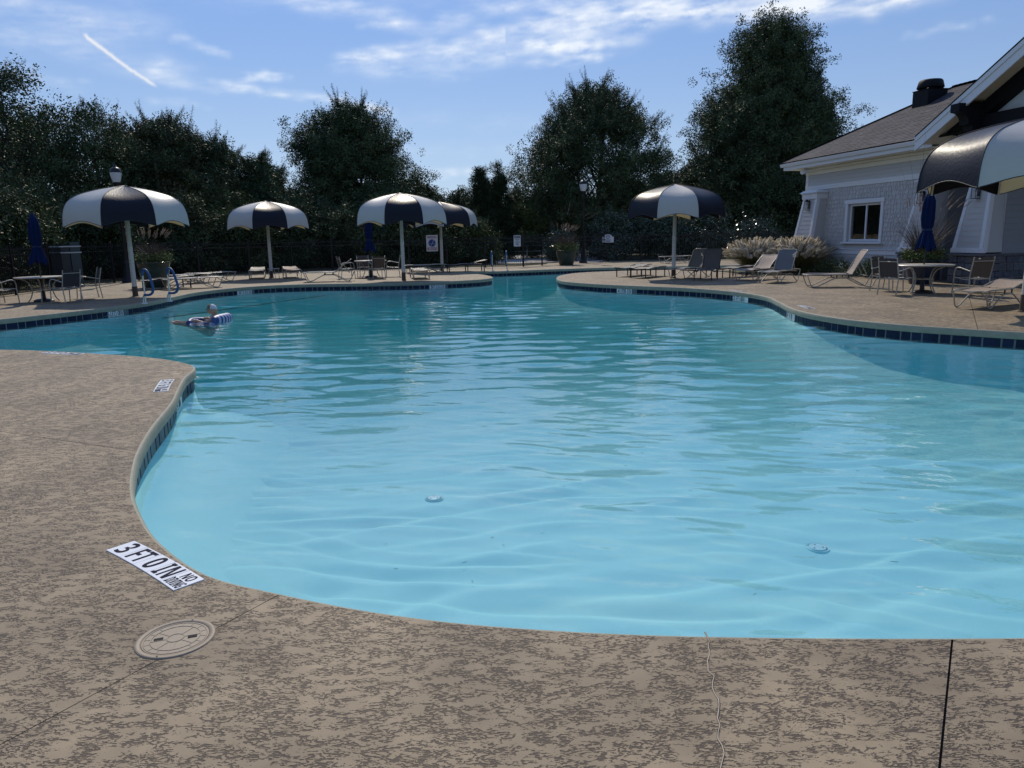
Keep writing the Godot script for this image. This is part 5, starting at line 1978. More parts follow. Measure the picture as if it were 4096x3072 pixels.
	g.plate(lip, Vector3(-3.81, 4.235, 0.672), Vector3(0, 0, 1), Vector3.UP, -8.58)
	g.plate(lip, Vector3(-3.702, 4.235, 0.672), Vector3(-1, 0, 0), Vector3.UP, 8.0)
	part("gutter", g, M.trim, t)
	# the window
	var w := Node3D.new()
	w.name = "window"
	t.add_child(w, true)
	hb("casing", -0.26, -0.12, 1.20, 2.58, 0.002, 0.06, M.trim, w, 0.006)
	hb("casing", 1.74, 1.88, 1.20, 2.58, 0.002, 0.06, M.trim, w, 0.006)
	hb("casing", -0.30, 1.92, 2.582, 2.73, 0.002, 0.075, M.trim, w, 0.008)
	hb("sill", -0.34, 1.96, 1.12, 1.198, 0.002, 0.13, M.trim, w, 0.012)
	for q in [[-0.118, -0.05, 1.222, 2.578], [1.67, 1.738, 1.222, 2.578], [0.78, 0.845, 1.29, 2.50]]:
		hb("sash", q[0], q[1], q[2], q[3], -0.12, -0.06, M.trim, w, 0.006)
	for q in [[-0.05, 1.67, 1.222, 1.29], [-0.05, 1.67, 2.50, 2.578]]:
		hb("sash", q[0] + 0.001, q[1] - 0.001, q[2], q[3], -0.118, -0.062, M.trim, w, 0.006)
	for q in [[-0.05, 0.78], [0.845, 1.67]]:
		hb("pane", q[0], q[1], 1.29, 2.50, -0.093, -0.088, M.glass, w)
	# piers; the two nearer ones stand on stone
	pier(t, -2.88, -1.60, -2.46, -1.50)
	pier(t, 3.56, 4.75, 4.05, 4.68)
	pier(t, 5.86, 7.07, 6.16, 6.97)
	for q in [[3.56, 4.75], [5.86, 7.05]]:
		hb("pier_base", q[0], q[1], 0.0, 0.81, 0.001, 0.62, M.stone_b, t)
		hb("stone_cap", q[0] - 0.04, q[1] + 0.05, 0.81, 0.88, 0.001, 0.72, M.stone_c, t, 0.012)
		stones(t, Vector3(q[0], 0.0, 0.62), Vector3(1, 0, 0), q[1] - q[0], 0.81, 181 + int(q[0]))
	stones(t, Vector3(7.05, 0.0, 0.60), Vector3(0, 0, -1), 4.6, 0.81, 185)
	hb("stone_cap", 7.102, 7.15, 0.81, 0.88, -6.0, -0.003, M.stone_c, t, 0.012)
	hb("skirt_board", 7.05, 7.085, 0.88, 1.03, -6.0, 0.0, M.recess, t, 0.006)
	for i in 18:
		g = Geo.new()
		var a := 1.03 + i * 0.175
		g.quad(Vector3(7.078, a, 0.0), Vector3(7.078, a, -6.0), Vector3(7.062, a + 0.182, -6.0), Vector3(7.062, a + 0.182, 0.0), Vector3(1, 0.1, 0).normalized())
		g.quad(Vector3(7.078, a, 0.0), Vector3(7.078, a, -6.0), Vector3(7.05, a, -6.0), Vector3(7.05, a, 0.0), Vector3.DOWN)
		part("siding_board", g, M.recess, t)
	# a scrolled bracket on the end wall
	g = Geo.new()
	g.plate(PackedVector2Array([Vector2(0, 0), Vector2(0.12, 0.04), Vector2(0.14, 0.16), Vector2(0.22, 0.28), Vector2(0.40, 0.36), Vector2(0.40, 0.44), Vector2(0, 0.44)]), Vector3(7.08, 2.50, -1.9), Vector3(1, 0, 0), Vector3.UP, 0.18)
	part("bracket", g, M.trim, t)
	# main roof: front slope between hip and valley, hip end, back slope
	var run := 4.35
	var n := 33
	var step := Vector3(0, run * PITCH / n, -run / n)
	var deck := Geo.new()
	deck.quad(Vector3(-3.83, EAVE - 0.02, 0.75), Vector3(13.2, EAVE - 0.02, 0.75), Vector3(13.2, EAVE + run * PITCH - 0.02, -3.6), Vector3(-3.83 + run, EAVE + run * PITCH - 0.02, -3.6), Vector3(0, 0.88, 0.47))
	deck.quad(Vector3(-3.83, EAVE - 0.02, -7.95), Vector3(13.2, EAVE - 0.02, -7.95), Vector3(13.2, EAVE + run * PITCH - 0.02, -3.6), Vector3(-3.83 + run, EAVE + run * PITCH - 0.02, -3.6), Vector3(0, 0.88, -0.47))
	deck.tri(Vector3(-3.83, EAVE - 0.02, 0.75), Vector3(-3.83, EAVE - 0.02, -7.95), Vector3(-3.83 + run, EAVE + run * PITCH - 0.02, -3.6), Vector3(-0.47, 0.88, 0))
	deck.quad(Vector3(-3.83, EAVE - 0.021, 0.75), Vector3(13.2, EAVE - 0.021, 0.75), Vector3(13.2, EAVE - 0.07, 0.70), Vector3(-3.83, EAVE - 0.07, 0.70), Vector3(0, 0, 1))
	var roof := part("roof", deck, M.dark_timber, t)
	g = Geo.new()
	roof_courses(g, Vector3(0, EAVE, 0.77), Vector3(1, 0, 0), step, n, func(u: float) -> Vector2: return Vector2(-3.86 + run * u, 4.95 + run * u), 191)
	roof_courses(g, Vector3(-3.86, EAVE, 0), Vector3(0, 0, 1), Vector3(run / n, run * PITCH / n, 0), n, func(u: float) -> Vector2: return Vector2(-7.95 + run * u, 0.77 - run * u), 192)
	part("roof_shingles", g.mesh(true), M.roof, roof, "stuff")
	g = Geo.new()
	for i in 22:
		var u := i / 22.0
		g.box(Vector3(-3.86 + run * (u + 0.02), EAVE + run * PITCH * (u + 0.02) + 0.02, 0.76 - run * (u + 0.02)), Vector3(0.30, 0.018, 0.24), Basis(Vector3.UP, PI / 4) * Basis(Vector3.BACK, 0.36))
	for i in 40:
		g.box(Vector3(0.6 + i * 0.21, EAVE + run * PITCH + 0.02, -3.6), Vector3(0.235, 0.02, 0.30), Basis(Vector3.BACK, 0.05))
	part("ridge_caps", g, M.dark_timber, roof, "stuff")
	# cross gable over the entrance, its face towards the pool
	var gs := 4.72
	var gr := 9.07
	g = Geo.new()
	var hi := EAVE + (gr - gs) * PITCH
	for side in [-1.0, 1.0]:
		var far_s: float = gr + side * (gr - gs)
		g.quad(Vector3(far_s, EAVE + 0.02, 1.28), Vector3(gr, hi + 0.02, 1.28), Vector3(gr, hi + 0.02, -3.6), Vector3(far_s, EAVE + 0.02, -3.6), Vector3(side * 0.47, 0.88, 0))
		g.quad(Vector3(far_s, EAVE + 0.02, 1.28), Vector3(gr, hi + 0.02, 1.28), Vector3(gr, hi - 0.025, 1.28), Vector3(far_s, EAVE - 0.025, 1.28), Vector3(0, 0, 1))
	part("gable_roof", g, M.dark_timber, t)
	for side in [-1.0, 1.0]:
		var a := Vector3(gr + side * (gr - gs + 0.02), EAVE - 0.03, 0)
		var b := Vector3(gr, hi - 0.03, 0)
		g = Geo.new()
		g.plate(PackedVector2Array([Vector2(a.x, a.y), Vector2(b.x, b.y), Vector2(b.x, b.y - 0.40), Vector2(a.x, a.y - 0.40)]), Vector3(0, 0, 1.20), Vector3(1, 0, 0), Vector3.UP, 0.05)
		g.plate(PackedVector2Array([Vector2(a.x, a.y), Vector2(b.x, b.y), Vector2(b.x, b.y - 0.14), Vector2(a.x, a.y - 0.14)]), Vector3(0, 0, 1.252), Vector3(1, 0, 0), Vector3.UP, 0.022)
		part("rake_board", g, M.trim, t)
		g = Geo.new()
		g.quad(a + Vector3(0, -0.20, 1.2), b + Vector3(0, -0.20, 1.2), b + Vector3(0, -0.20, 0.0), a + Vector3(0, -0.20, 0.0), Vector3(0, -1, 0))
		part("rake_soffit", g, M.soffit, t)
		g = Geo.new()
		g.plate(PackedVector2Array([Vector2(a.x - side * 0.9, a.y - 0.205 + 0.9 * PITCH), Vector2(b.x, b.y - 0.205), Vector2(b.x, b.y - 0.62), Vector2(a.x - side * 0.9, a.y - 0.62 + 0.9 * PITCH)]), Vector3(0, 0, 0.301), Vector3(1, 0, 0), Vector3.UP, 0.30)
		part("rake_timber", g, M.dark_timber, t)
	g = Geo.new()
	g.plate(PackedVector2Array([Vector2(gs + 0.6, 4.3), Vector2(gr * 2.0 - gs - 0.6, 4.3), Vector2(gr, hi - 0.3)]), Vector3(0, 0, 0.20), Vector3(1, 0, 0), Vector3.UP, 0.10)
	part("gable_panel", g, M.trim, t)
	hb("tie_beam", gs + 0.55, gr * 2.0 - gs - 0.55, 4.36, 4.76, 0.302, 0.64, M.dark_timber, t, 0.01)
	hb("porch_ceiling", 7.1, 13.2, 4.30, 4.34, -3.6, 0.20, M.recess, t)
	hb("porch_ceiling", 4.63, 7.05, 4.12, 4.16, -1.0, 0.30, M.soffit, t)
	for s in [6.29, 11.5]:
		g = Geo.new()
		var prof := PackedVector2Array([Vector2(0.302, 5.06), Vector2(1.46, 5.06), Vector2(1.46, 4.84)])
		for i in 7:
			var a := i / 6.0 * PI / 2
			prof.append(Vector2(1.12 + 0.28 * (1.0 - sin(a)), 4.50 + 0.33 * cos(a)))
		prof.append_array([Vector2(0.98, 4.49), Vector2(0.98, 4.33)])
		for i in 6:
			var a := i / 5.0 * PI / 2
			prof.append(Vector2(0.70 + 0.22 * (1.0 - sin(a)), 4.18 + 0.15 * cos(a)))
		prof.append_array([Vector2(0.302, 4.16)])
		g.plate(prof, Vector3(s, 0, 0), Vector3(0, 0, 1), Vector3.UP, -0.33)
		part("eave_bracket", g, M.dark_timber, t)
	hb("porch_post", 12.6, 13.0, 0.0, 4.3, -0.2, 0.2, M.trim, t, 0.01)
	# fixtures
	var at := func(s: float, h: float, o: float) -> Vector3: return t.transform * Vector3(s, h, o)
	lantern("black wall lantern on the pier at the far corner of the pool house", at.call(-1.96, 2.60, 0.60), t.rotation.y)
	lantern("black wall lantern half hidden behind the closed blue umbrella", at.call(4.36, 2.58, 0.60), t.rotation.y)
	lantern("black wall lantern in the recess between the two nearer piers", at.call(5.05, 2.62, -0.90), t.rotation.y)
	lantern("black wall lantern on the nearest pier, under the edge of the nearest umbrella", at.call(6.56, 2.62, 0.60), t.rotation.y)
	var v := thing("roof_vent", "black roof vent with a mushroom cap on the pool house roof", "roof vent", at.call(0.42, 5.95, -2.62), t.rotation.y)
	hb("curb", -0.40, 0.40, -0.05, 0.62, -0.40, 0.40, M.dark_timber, v, 0.01)
	hb("flashing", -0.42, 0.42, 0.62, 0.65, -0.42, 0.42, M.dark_timber, v, 0.01)
	hb("neck", -0.24, 0.24, 0.65, 0.74, -0.24, 0.24, M.dark_timber, v)
	g = Geo.new()
	g.lathe([Vector2(0.0, 0.70), Vector2(0.44, 0.70), Vector2(0.46, 0.73), Vector2(0.40, 0.95), Vector2(0.36, 0.99), Vector2(0.0, 1.01)], 24)
	part("cap", g, M.dark_timber, v)
	var fl := thing("flood_light", "pale double flood light under the far end of the eave", "flood light", at.call(-2.55, 4.02, 0.30), t.rotation.y)
	hb("mount", -0.07, 0.07, 0.02, 0.08, -0.07, 0.07, M.trim, fl, 0.01)
	for sd in [-1.0, 1.0]:
		g = Geo.new()
		g.lathe([Vector2(0, -0.10), Vector2(0.04, -0.09), Vector2(0.085, 0.08), Vector2(0.09, 0.10), Vector2(0.0, 0.09)], 14, Transform3D(Basis(Vector3.RIGHT, 1.9) * Basis(Vector3.BACK, sd * 0.5), Vector3(sd * 0.11, -0.04, 0.10)))
		part("lamp_head", g, M.trim, fl)
	# low planting along the plinth
	for i in 4:
		tree("bed_plant", ["low dark bedding plant at the plinth behind the grey-backed chaise", "low bedding plant at the plinth below the window", "low bedding plant with red blooms beside the right table", "low bedding plant at the plinth left of the right table"][i], "plant", t.transform * Vector3([-1.2, 0.3, 2.6, 1.6][i], 0, 0.75), [0.34, 0.36, 0.5, 0.4][i], [0.55, 0.5, 0.45, 0.5][i], BUSH, {"boughs": 14, "per": 12, "leaf": "broad", "size": 0.42, "trunk": 0.02, "shoots": 4, "shoot": 0.2, "spread": 0.3, "tone": Color(0.03, 0.05, 0.02)})
	var ys := thing("yard_sign", "small pale octagonal yard sign in the bed under the side-on chaise's back", "sign", at.call(1.05, 0, 0.95), t.rotation.y + 0.5)
	g = Geo.new()
	g.tube([Vector3(0, 0, -0.012), Vector3(0, 0.42, -0.012)], 0.008, 6)
	part("stake", g, M.steel, ys)
	g = Geo.new()
	var oct := PackedVector2Array()
	for i in 8:
		oct.append(Vector2(cos(TAU * (i + 0.5) / 8.0), sin(TAU * (i + 0.5) / 8.0)) * 0.115)
	g.plate(oct, Vector3(0, 0.36, 0), Vector3(1, 0, 0), Vector3.UP, 0.006)
	part("plate", g, M.white_tile, ys)
	hb("band", -0.09, 0.09, 0.335, 0.385, 0.0065, 0.008, M.blue_cloth, ys)


# ---------------------------------------------------------------- small things on the deck and in the pool

func deck_marker(label: String, a: Vector2, b: Vector2, words: Array, bend: float) -> void:
	# a strip of five tiles that reads from a to b, the tops of its letters towards the water
	var n := words.size()
	var r2 := (b - a).normalized()
	var mid := (a + b) * 0.5
	var t := thing("depth_marker", label, "depth marker", P(mid.x, mid.y))
	for i in n:
		var k := i - (n - 1) * 0.5
		var turn := -bend * k
		var x := P(r2.x, r2.y).rotated(Vector3.UP, turn)
		var y := Vector3.UP.cross(x)
		var bas := Basis(x, y, Vector3.UP)
		var c := P(r2.x, r2.y) * (0.1535 * k) - Vector3.UP.cross(P(r2.x, r2.y)) * (bend * 0.077 * k * k)
		var g := Geo.new()
		g.box(Vector3.ZERO, Vector3(0.1515, 0.1525, 0.006), Basis.IDENTITY, 0.0012)
		var tile := part("tile", g, M.white_tile, t)
		tile.transform = Transform3D(bas, c + Vector3(0, 0.0025, 0))
		var w: String = words[i]
		if w == "NO DIVING":
			letters("NO", 0.052, tile, Vector3(0.0, 0.032, 0.0034), Basis.from_scale(Vector3(1, 1.15, 1)), 0.085)
			letters("DIVING", 0.052, tile, Vector3(0.0, -0.036, 0.0034), Basis.from_scale(Vector3(1, 1.15, 1)), 0.13)
		else:
			letters(w, 0.125, tile, Vector3(0, 0.0, 0.0034), Basis.IDENTITY, 0.072 if w.length() == 1 else 0.128)


func skimmer_lid() -> void:
	var t := thing("skimmer_lid", "round tan skimmer lid set in the near deck", "lid", P(-1.425, 2.86), 0.35)
	var g := Geo.new()
	g.lathe([Vector2(0.132, 0.0005), Vector2(0.135, 0.005), Vector2(0.150, 0.006), Vector2(0.156, 0.004), Vector2(0.158, -0.002)], 48)
	part("collar", g, M.lid, t)
	g = Geo.new()
	g.lathe([Vector2(0.0, 0.0035), Vector2(0.030, 0.0035), Vector2(0.031, 0.0055), Vector2(0.034, 0.0055), Vector2(0.035, 0.0032), Vector2(0.094, 0.0032), Vector2(0.095, 0.0052), Vector2(0.098, 0.0052), Vector2(0.099, 0.0032), Vector2(0.121, 0.0032), Vector2(0.122, 0.0050), Vector2(0.1245, 0.0050), Vector2(0.125, 0.0032), Vector2(0.1305, 0.0032), Vector2(0.131, -0.002)], 48, Transform3D.IDENTITY, false)
	var lid := part("cover", g, M.lid, t)
	for k in 8:
		g = Geo.new()
		g.box(Vector3(0.065, 0.0038, 0), Vector3(0.058, 0.002, 0.003))
		part("spoke", g, M.lid, lid).rotation.y = k * TAU / 8.0
	for k in 16:
		g = Geo.new()
		g.box(Vector3(0.110, 0.0036, 0), Vector3(0.022, 0.0018, 0.0025))
		part("notch", g, M.lid, lid).rotation.y = (k + 0.5) * TAU / 16.0
	for s in [-1.0, 1.0]:
		g = Geo.new()
		g.box(Vector3(s * 0.066, 0.0036, s * 0.012), Vector3(0.036, 0.0030, 0.022))
		part("finger_slot", g, M.joint, lid)
		g = Geo.new()
		g.lathe([Vector2(0.0, 0.0072), Vector2(0.004, 0.0070), Vector2(0.0045, 0.005)], 8, Transform3D(Basis.IDENTITY, Vector3(s * 0.06, 0, -s * 0.132)))
		part("screw", g, M.rust, t)


func floor_fitting(label: String, x: float, f: float, r: float) -> void:
	var t := thing("floor_inlet", label, "pool fitting", P(x, f, depth_at(x, f) + 0.012))
	var g := Geo.new()
	g.lathe([Vector2(r * 1.02, 0.0), Vector2(r * 1.22, 0.004), Vector2(r * 1.32, -0.02)], 28)
	part("ring", g, M.fitting_ring, t)
	g = Geo.new()
	g.lathe([Vector2(0.0, 0.010), Vector2(r * 0.86, 0.008), Vector2(r * 0.93, -0.01)], 28)
	part("cover", g, M.fitting, t)
	g = Geo.new()
	g.lathe([Vector2(r * 0.9, -0.004), Vector2(r * 1.04, -0.003)], 28)
	part("gap", g, M.joint, t)
	for k in 3:
		g = Geo.new()
		g.lathe([Vector2(0.0, 0.0125), Vector2(0.006, 0.012), Vector2(0.007, 0.008)], 8, Transform3D(Basis.IDENTITY, Vector3(cos(k * 2.1 + 0.4), 0, sin(k * 2.1 + 0.4)) * r * 0.55))
		part("screw", g, M.joint, t)


func board_sign(called: String, label: String, at: Vector3, w: float, h: float, corner: float) -> Node3D:
	var t := thing(called, label, "sign", at, atan2(-at.x, -at.z) * 0.0)
	var g := Geo.new()
	var p := PackedVector2Array()
	for q in [[1, 1], [-1, 1], [-1, -1], [1, -1]]:
		var base := atan2(q[1], q[0]) - PI / 4
		for k in 4:
			var a := base + k / 3.0 * PI / 2
			p.append(Vector2(q[0] * (w * 0.5 - corner), q[1] * (h * 0.5 - corner)) + Vector2(cos(a), sin(a)) * corner)
	g.plate(p, Vector3.ZERO, Vector3(1, 0, 0), Vector3.UP, 0.004)
	part("board", g, M.sign_white, t)
	return t


func disc(g: Geo, c: Vector3, r0: float, r1: float, segs := 28) -> void:
	for k in segs:
		var a := TAU * k / segs
		var b := TAU * (k + 1) / segs
		var u := Vector3(cos(a), sin(a), 0)
		var w := Vector3(cos(b), sin(b), 0)
		if r0 > 0.0:
			g.quad(c + u * r0, c + w * r0, c + w * r1, c + u * r1, Vector3.BACK)
		else:
			g.tri(c, c + u * r1, c + w * r1, Vector3.BACK)


func signs() -> void:
	M.sign_white = mat(Color(0.55, 0.56, 0.58), 0.5)
	M.sign_blue = mat(Color(0.012, 0.045, 0.20), 0.5)
	M.sign_red = mat(Color(0.22, 0.012, 0.02), 0.5)
	var t := board_sign("no_diving_sign", "white no diving sign with a blue disc on the far fence", P(-4.17, 41.05, 1.36), 0.62, 0.86, 0.03)
	var g := Geo.new()
	disc(g, Vector3(0, 0.01, 0.0065), 0.0, 0.205)
	part("blue_disc", g, M.sign_blue, t)
	g = Geo.new()
	disc(g, Vector3(0, 0.01, 0.008), 0.180, 0.190)
	g.box(Vector3(0.02, 0.01, 0.0085), Vector3(0.018, 0.34, 0.001), Basis(Vector3.BACK, -0.45))
	g.box(Vector3(0, -0.03, 0.0085), Vector3(0.28, 0.012, 0.001))
	g.box(Vector3(-0.03, -0.10, 0.0085), Vector3(0.022, 0.14, 0.001), Basis(Vector3.BACK, -0.3))
	part("swimmer_symbol", g, M.sign_white, t)
	letters("WARNING", 0.12, t, Vector3(0, 0.315, 0.0055), Basis.IDENTITY, 0.5, M.sign_red)
	letters("NO DIVING", 0.14, t, Vector3(0, -0.30, 0.0055), Basis.from_scale(Vector3(1, 1.2, 1)), 0.52, M.sign_red)
	t = board_sign("notice_sign", "small notice sign with a dark heading, left of the gate", P(0.43, 41.1, 1.40), 0.38, 0.60, 0.03)
	g = Geo.new()
	g.box(Vector3(0, 0.20, 0.0058), Vector3(0.33, 0.13, 0.0016))
	part("heading", g, M.ink, t)
	letters("NOTICE", 0.085, t, Vector3(0, 0.20, 0.0075), Basis.IDENTITY, 0.29, M.sign_white)
	# the lines below are too small to read in the photograph
	for k in 5:
		g = Geo.new()
		g.box(Vector3(0, 0.07 - k * 0.068, 0.0052), Vector3([0.24, 0.08, 0.27, 0.14, 0.16][k], 0.024, 0.0012))
		part("text_line", g, M.ink, t)
	t = board_sign("welcome_sign", "small white sign with an arched top and ring emblem on the right fence", P(5.98, 46.05, 1.34), 0.70, 0.34, 0.02)
	g = Geo.new()
	var arch := PackedVector2Array()
	for k in 13:
		var a := PI * k / 12.0
		arch.append(Vector2(cos(a) * 0.25, 0.17 + sin(a) * 0.15))
	g.plate(arch, Vector3.ZERO, Vector3(1, 0, 0), Vector3.UP, 0.004)
	part("arch", g, M.sign_white, t)
	g = Geo.new()
	disc(g, Vector3(0, 0.17, 0.0055), 0.085, 0.115)
	g.box(Vector3(0, 0.17, 0.0055), Vector3(0.11, 0.03, 0.001))
	part("emblem", g, M.ink, t)
	for k in 2:
		g = Geo.new()
		g.box(Vector3(0, -0.02 - k * 0.08, 0.0052), Vector3(0.34 - k * 0.08, 0.035, 0.0012))
		part("text_line", g, M.ink, t)


func beyond_the_gate() -> void:
	var g := Geo.new()
	g.slab(PackedVector2Array([Vector2(-2.5, 46.55), Vector2(5.5, 46.55), Vector2(11.0, 70.0), Vector2(-1.0, 70.0)]), 0.02, -0.05)
	struct("car_park", g, M.asphalt_pale)
	g = Geo.new()
	g.slab(PackedVector2Array([Vector2(-24, 40.0), Vector2(-10.4, 41.6), Vector2(-9.6, 42.2), Vector2(0.4, 42.2), Vector2(2.2, 44.6), Vector2(2.2, 46.49), Vector2(-24, 46.49)]), 0.035, -0.02)
	g.slab(PackedVector2Array([Vector2(-24, -8), Vector2(-15.0, -8), Vector2(-15.4, 14.0), Vector2(-16.5, 20.0), Vector2(-17.15, 25.5), Vector2(-17.7, 30.4), Vector2(-17.2, 34.8), Vector2(-14.0, 39.0), Vector2(-10.45, 41.6), Vector2(-24, 39.98)]), 0.035, -0.02)
	g.slab(PackedVector2Array([Vector2(9.6, 28.4), Vector2(12.4, 28.4), Vector2(12.5, 32.3), Vector2(8.9, 32.3)]), 0.03, -0.02)
	struct("planting_bed", g, M.earth)
	# low rails and a bench seen through the gate
	var r := thing("guard_rail", "pale low rail on the bright pavement beyond the gate", "rail", P(1.8, 56.0))
	for h in [0.55, 0.95]:
		g = Geo.new()
		g.tube([Vector3(-2.6, h, 0), Vector3(3.4, h, 0)], 0.035, 6)
		part("rail", g, M.pole, r)
	for x in [-2.5, -0.5, 1.5, 3.3]:
		g = Geo.new()
		g.tube([Vector3(x, 0, 0), Vector3(x, 1.0, 0)], 0.035, 6)
		part("post", g, M.pole, r)
	var p := thing("gate_panel", "dark solid gate panel with two pale rails, in the left fence behind the table", "gate", P(-16.9, 29.2), 0.55)
	hb("panel", -0.62, 0.0, 0.04, 1.62, -0.02, 0.02, M.panel, p, 0.004)
	hb("stile", 0.03, 0.36, 0.02, 1.74, -0.04, 0.04, M.panel_b, p, 0.006)
	for h in [1.32, 1.55]:
		hb("rail", -0.66, 0.40, h, h + 0.045, 0.02, 0.05, M.pole, p, 0.004)
	# leaves and twigs that lie on the water and on the floor of the pool
	var q := RandomNumberGenerator.new()
	q.seed = 9
	for i in 22:
		var x := q.randf_range(-1.4, 4.2)
		var f := q.randf_range(3.9, 8.5)
		var l := q.randf_range(0.02, 0.05)
		g = Geo.new()
		var d := Vector3(q.randfn(), 0, q.randfn()).normalized() * l
		g.tube([Vector3.ZERO, d * 0.5 + Vector3(0, 0, 0.004), d], 0.0022, 4)
		var o := part("twig", g, M.joint, self)
		o.name = numbered("twig")
		o.position = P(x, f, depth_at(x, f) + 0.05)
		tag(o, "dark twig lying on the pale pool floor", "twig", "twigs on the pool floor")
	g = Geo.new()
	var lane := []
	for i in 30:
		lane.append(P(-9.4 + i * 0.09, 20.2 + i * 0.25, WATER - 0.16))
	g.tube(lane, 0.02, 6)
	var rope := part("pool_hose", g, M.joint, self)
	tag(rope, "dark hose lying in the water behind the swimmer", "hose")


# ---------------------------------------------------------------- the swimmer

func body_mesh(bones: Array, lo: Vector3, hi: Vector3, cell: float, k: float) -> Geo:
	# surface nets over the smooth union of tapered capsules
	var nx := int((hi.x - lo.x) / cell) + 2
	var ny := int((hi.y - lo.y) / cell) + 2
	var nz := int((hi.z - lo.z) / cell) + 2
	var val := PackedFloat32Array()
	val.resize(nx * ny * nz)
	val.fill(1.0)
	var dist := func(p: Vector3) -> float:
		var d := 1.0
		for b in bones:
			var a: Vector3 = b[0]
			var e: Vector3 = b[1] - a
			var t := clampf((p - a).dot(e) / maxf(e.length_squared(), 1e-9), 0.0, 1.0)
			var c: float = p.distance_to(a + e * t) - lerpf(b[2], b[3], t)
			var h := maxf(k - absf(d - c), 0.0) / k
			d = minf(d, c) - h * h * k * 0.25
		return d
	for z in nz:
		for y in ny:
			for x in nx:
				val[(z * ny + y) * nx + x] = dist.call(lo + Vector3(x, y, z) * cell)
	var g := Geo.new()
	var at := PackedInt32Array()
	at.resize(nx * ny * nz)
	at.fill(-1)
	for z in nz - 1:
		for y in ny - 1:
			for x in nx - 1:
				var sum := Vector3.ZERO
				var cuts := 0
				for e in 12:
					var ax := e / 4
					var u := e % 4
					var p := Vector3i(x, y, z)
					p[(ax + 1) % 3] += u & 1
					p[(ax + 2) % 3] += u >> 1
					var s := p
					s[ax] += 1
					var a := val[(p.z * ny + p.y) * nx + p.x]
					var b := val[(s.z * ny + s.y) * nx + s.x]
					if (a < 0.0) != (b < 0.0):
						var w := Vector3(p)
						w[ax] += a / (a - b)
						sum += w
						cuts += 1
				if cuts:
					var p: Vector3 = lo + sum / cuts * cell
					var h := cell * 0.5
					var nn := Vector3(dist.call(p + Vector3(h, 0, 0)) - dist.call(p - Vector3(h, 0, 0)), dist.call(p + Vector3(0, h, 0)) - dist.call(p - Vector3(0, h, 0)), dist.call(p + Vector3(0, 0, h)) - dist.call(p - Vector3(0, 0, h))).normalized()
					at[(z * ny + y) * nx + x] = g.vert(p, nn)
	for z in range(1, nz - 1):
		for y in range(1, ny - 1):
			for x in range(1, nx - 1):
				for ax in 3:
					var p := Vector3i(x, y, z)
					var s := p
					s[ax] += 1
					if (val[(p.z * ny + p.y) * nx + p.x] < 0.0) == (val[(s.z * ny + s.y) * nx + s.x] < 0.0):
						continue
					var q := []
					for u in [[0, 0], [1, 0], [1, 1], [0, 1]]:
						var c := p
						c[(ax + 1) % 3] -= u[0]
						c[(ax + 2) % 3] -= u[1]
						q.append(at[(c.z * ny + c.y) * nx + c.x])
					if q.min() >= 0:
						g.face(q[0], q[1], q[2])
						g.face(q[0], q[2], q[3])
	return g


